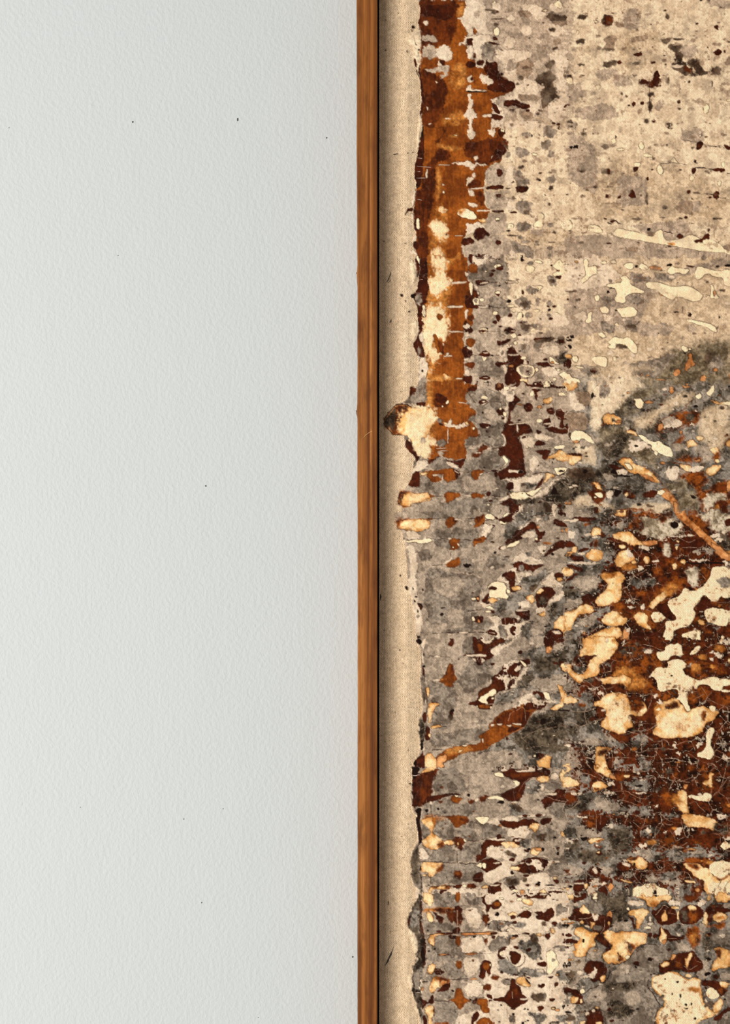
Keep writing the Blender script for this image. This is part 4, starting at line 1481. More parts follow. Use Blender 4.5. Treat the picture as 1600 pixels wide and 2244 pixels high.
TILES.append((880,1120,4.44444,"""g 50 0 1600 0 1600 1244 200 1244 180 900 100 600 50 300
G 300 180 760 180 720 300 560 380 440 380 300 300
G 140 0 700 0 700 40 560 80 300 80 200 60
G 150 380 300 380 280 500 160 460
G 560 460 700 470 700 600 560 600
G 820 440 1080 440 1000 560 840 560
g 900 120 1060 120 1060 300 900 400 700 400 700 340 840 300
G 240 560 760 640 800 740 720 880 700 940 740 1000 700 1100 500 1160 260 1100 220 800
g 300 650 600 640 620 760 460 850 300 760
g 450 950 620 950 600 1100 450 1080
g 220 1100 700 1100 800 1244 200 1244
G 760 1060 880 1070 860 1140 780 1160 500 1190 400 1190
w 60 320 110 320 130 460 150 560 150 700 100 760 70 700 60 560
w 60 730 150 740 160 880 100 880 60 820
w 120 900 180 900 190 1000 200 1100 190 1200 140 1200 120 1050
P 0 90 100 85 240 90 280 130 260 170 120 200 60 200 0 170
A 0 70 260 75 280 100 0 95
O 250 70 300 65 305 90 270 90
w 0 280 60 300 130 280 170 280 240 255 300 270 310 290 200 310 130 300 40 305 0 300
l4 0 275 130 270
l4 170 310 240 310
l3 240 260 390 285
O 430 100 470 55 520 60 550 110 500 150 470 165 440 150
R 500 60 550 90 550 115 510 110
w 520 75 570 80 570 90 520 85
l4 270 75 430 70
l4 550 80 720 70
O 460 265 580 270 560 310 565 370 490 385 460 380 480 350
w 470 270 16 10
C 503 352 10 9
w 540 310 570 320 560 350
l4 560 275 700 285
l4 380 265 460 275
O 420 500 500 480 560 435 580 460 570 530 500 550 440 545
w 400 520 470 460 490 460 470 490 420 530
l5 300 530 430 520
k 640 530 40 20
l2 480 400 480 440
O 700 80 800 20 820 60 810 110 770 150 710 165 700 140 720 120
R 720 70 800 30 780 90 740 120
C 815 40 860 15 920 65 880 85 820 75
w 820 120 900 110 910 140 850 210 830 260 790 240 810 180 800 150
l4 810 100 830 85 920 80
l4 910 135 880 190 830 260
l3 820 125 905 135
B 880 135 910 130 905 150
O 700 270 780 250 810 225 835 270 800 300 730 320 710 350 700 330
R 740 280 40 14
B 950 70 1000 50 1040 50 1060 0 1110 0 1080 60 1100 80 1060 110 1000 105 950 90
B 910 50 940 60 950 80 920 80
C 960 90 1000 110 1040 115 1000 130 950 115
C 1040 0 1050 10 1040 40 1000 60 980 60
w 1120 0 1150 0 1090 60 1080 60
B 1010 290 1040 250 1120 190 1200 120 1270 95 1320 130 1330 180 1350 200 1390 200 1415 175 1400 220 1370 270 1340 310 1300 300 1290 270 1330 250 1310 190 1290 170 1200 200 1170 240 1180 260 1130 290 1060 310 1020 340
w 1130 180 1250 80 1230 130 1150 180
B 945 370 970 340 1010 345 1010 375 960 385
w 960 360 1010 330 1030 370 980 385
C 1020 350 1040 330 1100 300 1150 280 1150 310 1110 340 1030 365
w 1170 230 1230 190 1300 180 1310 230 1290 260 1250 250 1180 260
g 1130 330 1200 270 1280 280 1320 320 1400 330 1440 320 1400 400 1340 460 1240 470 1180 400
w 1180 400 1240 440 1340 470 1380 500 1330 520 1120 500 1080 500 1110 440 1160 425
w 1310 340 1420 330 1400 390 1370 440 1350 400
w 1340 280 1370 270 1360 290
C 1315 270 16 12
S 1335 155 18 18
w 1300 60 1360 60 1340 100 1320 110
g 1340 100 1540 130 1560 200 1440 280 1380 260 1420 180 1340 160
m 1120 0 1480 0 1460 40 1300 50 1250 80 1130 170 1060 260 1000 300 1000 160 1100 90
l4 1240 60 1310 40 1430 50 1500 40
m 1370 60 1440 50 1440 100 1380 100
B 1480 80 1560 90 1600 130 1600 160 1520 140 1470 120
k 1540 20 25 12
S 1575 185 28 26
w 1470 0 1500 0 1500 60 1480 60
A 1370 300 1470 305 1460 325 1380 320
B 1370 450 1420 400 1470 330 1540 290 1600 270 1600 350 1530 370 1440 410 1390 460
l4 1350 460 1480 390 1600 340
w 1450 350 1480 340 1470 370
k 1385 388 10 12
m 1200 400 1280 390 1240 460
g 1360 440 1420 440 1400 490 1360 490
B 1085 510 1160 490 1200 500 1250 520 1380 530 1410 530 1330 560 1290 580 1280 600 1260 560 1140 600 1100 560
w 1160 500 1380 500 1380 520 1260 520
G 1170 560 30 30
w 1160 600 1260 590 1280 640 1240 650 1160 680 1110 650 1120 620
w 1100 560 1050 570 980 610 920 680 840 740 850 760 940 700 1060 700 1020 680 990 650 960 630 1020 590 1110 590 1120 700 1160 700 1120 580
B 975 630 1000 600 1060 590 1110 590 1110 640 1100 680 1110 720 1080 750 1040 740 1060 700 1010 650
m 1155 680 1180 640 1240 630 1290 650 1400 570 1440 560 1420 620 1340 720 1300 740 1240 780 1200 720 1170 710
d 1250 720 1330 710 1310 760 1260 790
h 1410 600 1440 560 1480 560
m 1240 760 1290 790 1200 860 1120 940 1100 980 1050 1030 960 1020 900 1040 900 900 960 860 1040 850 1140 780
G 940 1000 1000 960 1080 940 1080 1000 960 1030
m 880 1020 920 1000 920 1040
B 1050 740 1090 760 1120 750 1100 730 1170 720 1180 740 1100 800 1060 790
P 1065 740 1120 720 1180 745 1130 780 1080 775
C 835 740 880 700 930 680 1000 700 1030 740 1010 790 1050 830 1020 860 940 840 900 860 870 850 850 810 860 780
B 850 740 890 725 940 750 910 770 850 765
C 1020 760 1060 770 1060 800 1030 800
B 780 870 820 830 850 800 860 840 850 870 830 890 800 890
P 880 840 920 850 940 870 900 900 860 890 850 860
B 720 840 750 820 770 860 750 890 730 880
S 745 855 14 16
w 760 890 830 890 880 910 910 960 860 950 800 940 780 910
C 815 935 860 920 900 940 890 960 830 950
B 820 970 900 960 910 1000 860 990
C 810 975 860 965 880 985 840 990
w 790 950 820 1020 930 1020 980 1030 940 1100 880 1080 820 1010
l4 640 970 790 955 870 950
B 690 1050 740 1020 790 1020 805 1050 780 1090 720 1085
C 702 1050 16 20
S 750 1070 12 18
B 970 1080 980 1030 1050 1040 1090 1060 1180 1030 1160 1080 1110 1110 1040 1100 990 1110
v5 1010 1040 1010 1100
v5 1090 1060 1090 1100
w 1110 1040 1150 1030 1160 1060 1130 1070
w 960 1100 1040 1110 1160 1080 1200 1070 1250 1060 1180 1120 1150 1200 1100 1240 940 1244 880 1200 820 1180 880 1120 920 1080
G 925 1110 960 1100 1000 1120 1010 1180 1030 1220 960 1230 950 1160
B 820 1180 880 1145 940 1180 920 1210 880 1215
w 840 1180 920 1185 900 1195
B 1040 1150 1080 1120 1120 1130 1110 1170 1100 1220 1060 1200
w 1080 1170 1150 1165 1120 1200
B 1110 960 1240 960 1250 980 1250 1060 1190 1060 1150 1020 1110 1000
w 1110 960 1230 960 1230 972 1120 975
B 1130 940 1180 910 1190 930 1150 950
w 1150 920 1120 880 1190 870 1250 900 1250 950 1190 940
P 1200 840 1240 815 1290 820 1290 880 1260 905 1230 880
B 1300 800 1360 740 1440 730 1520 800 1440 850 1400 960 1330 960 1300 880
h 1330 840 1420 840 1400 920 1340 920
P 1310 800 1350 745 1390 770 1360 800 1320 815
l5 1350 720 1430 700 1520 705
B 1380 705 1430 690 1430 710
w 1340 710 1480 600 1500 680 1600 720 1600 740 1400 730
w 1420 620 1500 590 1480 690 1400 680
B 1480 620 1520 590 1600 620 1590 680 1530 700 1500 660
P 1510 640 1570 640 1580 670 1550 695 1510 680
P 1570 560 1600 540 1600 620 1570 590
l5 1520 830 1570 780 1600 740
w 1440 860 1520 810 1600 770 1560 900 1480 940 1430 920
m 1440 940 1520 880 1600 800 1600 1020 1500 1100 1440 1080
h 1450 880 1520 880 1520 1040 1460 1030
w 1300 940 1420 940 1400 1010 1300 1010
B 1300 1000 1340 990 1360 1020
P 1330 1010 1390 970 1410 1000 1390 1025 1340 1020
m 1150 1244 1180 1110 1260 1060 1500 1080 1480 1150 1420 1180 1380 1244
g 1260 1080 1420 1050 1400 1200 1280 1244
P 1480 1090 1540 1040 1600 1000 1600 1200 1540 1150 1470 1150
B 1400 1200 1440 1150 1540 1140 1600 1200 1600 1244 1400 1244
w 1450 1170 1540 1160 1560 1200 1500 1200
B 1510 0 1600 0 1600 60 1560 60
l4 300 1190 830 1180
w 560 1175 660 1178 640 1195 560 1195
k 110 755 10 10
k 205 765 10 14
k 55 750 16 18
k 190 930 18 36
k 170 905 14 14
G 160 1015 20 20
k 395 1005 16 20
k 400 940 24 8
k 160 1225 25 16
l2 640 770 760 680
v3 480 220 500 160 640 140
v3 240 180 400 200
v2 560 600 720 620
"""))
TILES.append((880,1400,4.44444,"""g 180 0 1600 0 1600 1244 180 1244
G 600 0 1100 0 1000 120 860 300 740 460 640 560 560 460 600 200
g 480 120 640 150 680 260 560 320 480 200
G 300 430 500 440 560 620 460 720 480 840 420 900 300 860
G 250 400 420 440 380 600 280 560
G 760 300 900 330 860 420 740 480
g 560 560 740 660 800 760 700 840 560 820
G 440 920 760 860 860 900 700 1000 440 1050 300 1040 240 940
m 980 160 1240 80 1600 60 1600 1244 500 1244 560 1180 800 1100 1000 960 1240 820 1300 700 1460 700 1500 580 1300 480 1180 480 1160 560 1000 650 900 640 920 560 1060 500 1180 420 1200 320 1260 250 1240 170
h 1340 180 1600 100 1600 220 1500 300 1360 340 1280 260
h 1160 340 1300 320 1280 440 1200 440
g 880 100 1060 20 1240 0 1260 100 1100 180 980 220 900 200
g 1240 400 1600 340 1600 440 1500 560 1380 520 1300 470
g 1000 640 1140 600 1200 560 1260 500 1230 600 1120 660 1000 680
h 1250 740 1500 700 1600 740 1600 1100 1200 1100 1060 960 1200 860
h 1280 860 1480 800 1540 960 1340 1000
g 560 1180 900 1080 1140 1100 1200 1244 500 1244
k 1380 800 30 30
k 1500 860 30 24
B 455 40 480 5 515 40 485 78
w 315 172 345 160 385 172 350 182
l4 380 170 470 180
l4 270 165 330 165
B 690 20 740 0 770 0 820 50 870 40 910 20 960 0 1030 0 1010 30 960 50 900 80 870 90 880 130 910 155 880 180 820 200 790 240 750 265 720 240 700 190 620 170 600 160 640 150 720 140 700 80
O 740 40 790 60 780 120 740 120
R 800 40 1020 10 960 50 860 90
w 620 155 820 145 830 160 800 175 700 175 640 175
w 680 185 730 190 730 220 710 225
w 780 190 820 195 800 220 780 235
v4 745 150 745 200
v4 770 150 770 200
w 750 0 830 50 870 35 900 0
w 910 70 960 60 1040 40 1080 0 1100 0 1060 60 980 90 920 150 890 140 870 110
O 450 260 480 240 510 250 520 350 550 390 500 430 500 470 430 460 410 430 360 400 430 360
R 480 260 510 260 520 350 500 380
A 380 385 450 380 440 400 390 400
w 290 405 350 390 390 395 350 412
l4 440 350 450 250 510 245
B 560 200 8 8
B 880 370 940 340 1000 240 1100 230 1150 200 1240 180 1260 240 1220 250 1150 320 1150 380 1100 460 1060 490 1000 500 940 520 900 560 910 610 900 640 870 690 760 690 730 650 650 640 640 625 680 610 740 600 740 520 770 490 820 480 870 440 880 400
R 760 500 860 460 940 420 1000 460 960 510 900 480 800 560 740 580
O 740 640 880 650 860 680 760 680
w 990 260 1120 200 1160 210 1130 235 1040 245 1000 270 960 310
C 1150 205 1180 210 1230 260 1200 275 1160 230
w 1000 240 1030 240 1035 360 1150 370 1160 385 1050 395 1030 480 1010 480 1005 400 890 390 900 375 1000 365
w 860 400 880 395 885 430 865 440
w 1060 470 1130 400 1160 330 1240 250 1200 330 1150 400 1100 470
w 1130 270 1180 260 1150 320 1090 310
C 735 605 780 560 830 530 890 480 920 490 930 530 890 560 850 560 830 600 850 630 820 635
C 890 580 12 10
C 735 655 10 9
C 870 668 8 12
v4 820 640 920 630 1060 610 1160 560 1200 480
v3 1060 480 1140 550 1220 500
v3 910 560 1060 500
d 480 740 26 44
B 490 720 18 30
k 500 700 16 16
O 860 820 940 750 1000 700 1080 680 1140 640 1170 610 1400 590 1430 620 1400 670 1300 690 1250 760 1200 860 1170 890 1080 920 1000 960 920 1000 870 1040 820 1090 750 1100 680 1100 580 1110 500 1170 400 1210 340 1244 320 1180 360 1130 440 1070 520 1050 600 1040 700 1030 770 1000 780 970 755 950 770 925 840 910 855 870
R 870 830 1000 720 1160 660 1240 700 1190 850 1020 850 880 840
B 1180 640 1290 600 1420 600 1420 650 1360 680 1260 690 1200 690
B 1180 720 1260 690 1240 780 1200 860 1160 870
B 1040 860 1180 860 1080 910 1040 910
O 870 860 1020 860 1020 960 860 1040 780 1040 780 940
u4 860 820 1000 700
A 420 1090 560 1050 680 1060 700 1090 560 1110 440 1140
P 570 1080 600 1070 570 1110 540 1110
C 615 1040 24 8
w 785 970 800 970 800 1020 788 1010
l4 300 1085 380 1075 420 1080
w 870 830 910 830 900 850 870 850
w 920 825 990 830 960 850
w 1010 840 1080 840 1060 860
w 1080 820 1180 830 1150 845 1090 835
w 990 710 1080 670 1140 640 1130 600 1260 510 1290 560 1220 610 1420 600 1560 620 1420 625 1200 625 1130 660
v6 1290 510 1290 660
v6 1320 510 1325 670
w 1270 560 1350 560 1370 640 1290 640
B 1280 500 1380 520 1400 590 1360 590 1330 520 1280 550
C 1380 520 1420 515 1450 560 1450 600 1410 600 1390 560
v3 1020 950 1120 900 1200 860
v3 1120 700 1200 650 1210 800
v3 1040 800 1050 740 1100 700
v4 1180 970 1260 910 1400 880 1600 840
v3 1180 970 1220 1010
v3 1220 1070 1350 1040 1440 1045 1560 1060
v3 960 120 1080 170 1200 200
v3 1160 380 1200 460 1240 470
P 235 490 260 460 280 500 270 570 250 560
P 260 625 300 615 370 620 385 635 330 660 300 740 275 830 255 760 250 700
l4 280 620 350 615 385 635 345 655
P 275 845 380 840 400 855 350 870 290 880
l4 400 850 440 855
B 240 850 270 860 290 980 260 995 230 970
P 255 940 290 920 280 970
B 120 1180 200 1130 240 1130 230 1244 120 1244
P 220 1150 270 1105 330 1150 350 1200 340 1244 230 1244
S 350 1140 440 1120 450 1170 400 1210 340 1220
B 1380 0 1600 0 1600 20 1500 80 1470 120 1420 120 1400 60
S 1440 110 30 38
g 1480 60 1600 20 1600 80 1520 140 1470 140
B 1520 210 1600 220 1600 320 1560 300
P 1540 240 1600 220 1600 330 1560 300
P 1510 460 1560 450 1600 510 1600 640 1560 680 1500 710 1430 680 1490 660 1550 620 1560 560
B 1600 380 20 50
B 1310 1110 1400 1120 1380 1150 1330 1170 1300 1140
P 1310 1190 1350 1160 1420 1125 1480 1150 1450 1200 1460 1244 1340 1244
B 1130 1230 1220 1220 1230 1244 1130 1244
k 1320 1130 20 20
k 1580 700 60 10
w 210 0 240 0 220 120 190 60
w 205 1040 230 1060 215 1100
B 200 260 225 280 230 400 215 400
k 185 30 14 20
k 218 155 12 16
"""))
TILES.append((880,1680,4.44444,"""g 100 0 1600 0 1600 1244 180 1244
G 300 0 560 0 640 260 320 270
g 640 60 840 40 880 240 660 270
G 200 380 460 300 520 360 600 380 700 320 760 360 660 490 420 490 300 470 220 490
g 700 340 860 300 1040 350 1060 400 1040 480 900 490 740 480
m 1060 350 1280 370 1240 460 1130 500 1060 480
d 1080 380 1160 360 1200 420 1120 460
G 310 620 350 530 410 505 480 540 520 610 510 700 420 710 340 660
G 520 620 620 570 700 510 780 560 900 560 1000 600 1030 640 1020 680 900 680 800 700 720 740 640 720
g 700 540 770 560 790 660 720 700
G 290 820 440 750 520 830 620 780 780 740 770 840 720 920 560 930 280 920
G 400 940 560 950 700 940 760 1000 780 1040 700 1120 600 1150 540 1130 300 1150 280 1060 380 1040
R 190 60 350 0 370 0 350 80 310 130 300 290 240 360 130 400 100 100
B 100 60 220 60 170 200 180 360 110 420
k 90 0 170 0 180 30 120 130 100 100
P 195 50 220 20 240 0 345 0 320 40 260 55 200 60
B 240 300 330 280 470 262 560 270 600 278 480 285 420 300 340 330 300 350 240 360 200 380
k 140 400 200 400 190 470 180 540 200 680 200 740 170 760 160 600 140 500
R 350 330 405 330 400 350 370 360
k 358 412 12 12
O 480 300 500 285 580 300 600 320 560 355 520 362 480 330
C 510 280 560 280 550 295 525 298
k 655 275 18 16
R 640 325 690 315 710 350 680 365 650 355
R 755 290 880 265 840 300 820 335 780 350 755 330
w 700 320 750 300 750 330 720 345
C 840 295 920 280 980 290 1010 325 960 325 900 310 840 322
l4 880 270 990 260 1080 210 1110 190
w 1060 130 1150 140 1150 170 1110 210 1060 240 1110 180 1100 160
C 1070 135 1140 135 1150 165 1120 200 1110 170
C 900 60 980 55 1005 105 960 105 920 90
l4 880 45 960 40
B 960 40 1040 20 1100 0 1200 20 1440 0 1450 100 1330 100 1230 130 1200 240 1160 340 1100 340 1020 320 960 270 900 280 990 260 1080 220 1140 180 1150 140 1020 110 980 60
R 1020 60 1440 50 1300 100 1040 110
w 960 45 1010 20 1050 30 1000 48
w 1100 30 1300 30 1300 50 1140 55
w 1320 20 1370 10 1370 30 1330 35
R 1120 260 1170 260 1180 300 1130 330
w 1060 340 1140 340 1120 360 1080 355
m 1200 200 1240 120 1380 160 1380 240 1280 280 1200 260
G 1380 160 1540 160 1560 200 1480 230 1400 220
w 1360 160 1400 170 1380 250 1360 230
P 1310 120 1340 90 1450 90 1440 140 1370 155 1330 140
P 1540 80 1560 40 1600 0 1600 190 1560 160
w 1450 60 1500 50 1540 100 1500 140 1460 120
l4 1450 100 1470 60 1520 60 1540 110
B 1350 330 1390 300 1460 250 1540 200 1600 240 1600 360 1520 340 1420 400 1400 420 1370 370
w 1380 260 1520 250 1500 280 1400 275
v3 1400 280 1500 330 1600 340
v3 1140 240 1220 120 1320 100
g 1180 280 1360 320 1400 400 1400 450 1200 450 1140 380
G 1420 400 1500 340 1600 380 1600 500 1480 480
w 1120 480 1280 460 1400 460 1400 480 1150 500
l4 1150 500 1400 490
C 700 495 780 482 860 490 840 540 800 570 760 545 740 520
w 860 520 950 500 960 560 1030 600 980 600 900 560 830 550
O 420 490 480 480 540 468 640 490 660 515 640 550 580 570 540 600 510 580 480 520
l4 350 485 470 485
R 560 500 660 510 640 550 600 540
w 970 500 1050 480 1150 500 1120 540 1000 530
B 955 540 980 520 1100 540 1180 505 1310 510 1330 540 1330 560 1240 575 1120 590 1060 605 980 580
B 1340 520 1400 500 1480 510 1460 550 1360 570
P 1240 570 1290 540 1345 560 1330 610 1300 635 1270 600 1240 600
C 1380 580 1420 575 1410 590
w 1030 610 1200 570 1260 600 1240 680 1160 700 1060 730 1030 660
G 1280 640 1380 590 1500 620 1560 680 1440 720 1260 710
d 1320 660 1420 640 1400 700 1320 700
g 1440 500 1600 520 1600 600 1480 590
P 1570 655 26 28
B 1070 720 1120 690 1200 700 1200 720 1140 765 1090 750
w 1100 720 1180 700 1170 715 1110 735
A 190 520 240 480 290 468 360 490 440 500 350 520 340 560 300 580
P 190 520 290 475 330 500 345 540 300 600 300 650 360 680 400 730 380 790 320 810 280 810 200 760 190 720 230 690 270 660 280 600 220 560 200 550
A 300 490 345 500 340 560 310 570
U 350 740 400 720 430 740 400 790 350 790
G 190 590 210 565 260 570 275 620 270 660 230 695 200 680
P 400 740 440 715 500 710 520 760 480 770 420 760
R 510 690 560 680 630 720 600 760 590 820 560 815 520 770 500 730
P 540 740 560 740 560 770 540 770
B 530 680 570 680 560 700 530 700
B 530 790 590 790 590 820
C 600 700 640 725 620 740 600 720
l4 640 722 760 725
B 780 780 800 730 860 700 1000 710 1010 730 960 780 850 780 830 820 830 880 790 910 740 920 740 880 780 850
w 830 710 920 690 1000 700 1020 715 940 725
P 960 750 1000 730 1080 735 1160 770 1150 790 1080 795 1030 810 990 780
w 830 810 860 780 980 790 1000 830 980 900 860 900 820 880
w 990 800 1200 780 1240 860 1180 900 1120 950 1060 960 1000 900 980 830
d 985 830 1060 820 1130 870 1110 890 1040 880
l4 780 710 900 685 1000 690
w 800 1020 860 960 980 930 1040 900 1060 960 1120 1060 1060 1080 980 1100 900 1140 820 1140 800 1080
B 780 910 880 890 990 940 960 970 900 1000 850 1020 830 1035 780 1000 730 945
w 890 935 970 932 960 945 900 945
C 760 960 24 24
C 805 965 26 24
C 640 940 28 8
l5 400 935 560 940 730 945
B 740 850 790 870 780 910 730 930 720 890
G 200 780 170 820 170 910 190 930 270 920 280 850 240 800
w 170 800 220 790 260 850 250 910 180 920
P 190 950 230 930 400 930 400 960 360 1020 310 1060 290 1085 260 1060 260 1020 200 1030 190 1000
U 350 960 410 950 400 1000 360 1030 330 1020
O 340 1000 400 970 390 1010 350 1030
P 200 1050 250 1045 240 1070 205 1065
l4 190 930 400 925
R 500 1040 540 1010 590 1010 605 1050 590 1085 560 1110 530 1080
O 520 1030 570 1020 570 1060 530 1060
l2 555 940 560 1100
l2 285 1060 285 1150
B 700 1060 780 1020 800 1060 800 1120 720 1120 695 1100
B 500 1160 560 1140 600 1160 560 1190 500 1180
P 270 1180 400 1150 480 1160 460 1200 360 1200 300 1200 300 1244 260 1244
U 300 1180 360 1160 350 1190 310 1190
U 420 1150 490 1165 470 1195 430 1200
B 380 1200 460 1200 420 1244 370 1244
G 320 1200 370 1220 360 1244 310 1244
C 615 1165 24 16
R 630 1150 680 1130 750 1160 720 1190 640 1190
P 765 1170 820 1150 860 1160 850 1190 780 1190
w 650 1190 760 1190 740 1210
B 850 1160 920 1120 980 1140 960 1170 980 1200 980 1244 840 1244 840 1190
w 860 1150 960 1145 950 1160 870 1165
R 530 1230 570 1230 570 1244 530 1244
w 780 1200 830 1200 820 1244 780 1244
w 980 1180 1060 1190 1060 1244 1000 1244
G 1000 1080 1080 1060 1160 1100 1120 1170 1060 1200 1010 1150
d 1020 1100 1130 1090 1110 1150 1050 1160
l4 240 1170 500 1160
B 1060 980 1140 960 1180 910 1260 880 1400 890 1450 940 1400 1000 1300 1040 1180 1040 1130 1020 1150 990
P 1055 990 1080 975 1160 980 1150 1020 1100 1010 1060 1005
w 1200 920 1320 900 1380 940 1380 1000 1300 1010 1240 980
B 1180 960 1300 960 1310 1030 1190 1030
w 1140 940 1200 930 1180 950
w 1430 910 1470 940 1440 980 1380 1020 1440 940
l4 1140 940 1260 880 1400 880 1470 940 1400 1000
P 1260 790 1320 780 1380 800 1340 830 1320 870 1260 860
S 1290 790 1370 790 1370 820 1300 820
k 1380 800 20 20
m 1140 720 1280 700 1260 780 1200 800
g 1480 760 1600 780 1600 900 1500 900 1460 840
G 1480 900 1600 860 1600 1050 1420 1060
w 1170 1070 1300 1040 1420 1020 1460 1100 1380 1200 1200 1210 1140 1180
d 1200 1100 30 24
d 1480 1100 1540 1090 1540 1140 1490 1140
B 1510 1115 26 20
R 1590 1030 14 22
k 1520 845 16 16
k 1080 1035 20 20
k 1330 1140 24 24
k 1450 1155 50 8
P 1340 1210 1390 1195 1420 1244 1340 1244
C 1110 1210 40 14
S 1180 1215 26 12
B 1420 1210 1600 1220 1600 1244 1420 1244
l4 1440 1180 1600 1200
C 145 475 14 22
G 100 840 160 830 150 900 170 960 190 1100 210 1244 170 1244 110 1060 90 900
l5 160 900 185 960 190 1080 215 1244
v2 100 85 150 90 180 85
v2 240 320 240 360
l3 285 360 292 465
w 280 340 300 340 300 370 280 370
v3 380 820 440 880 520 820
l4 540 820 545 930
B 180 560 200 640 195 700 180 700
"""))
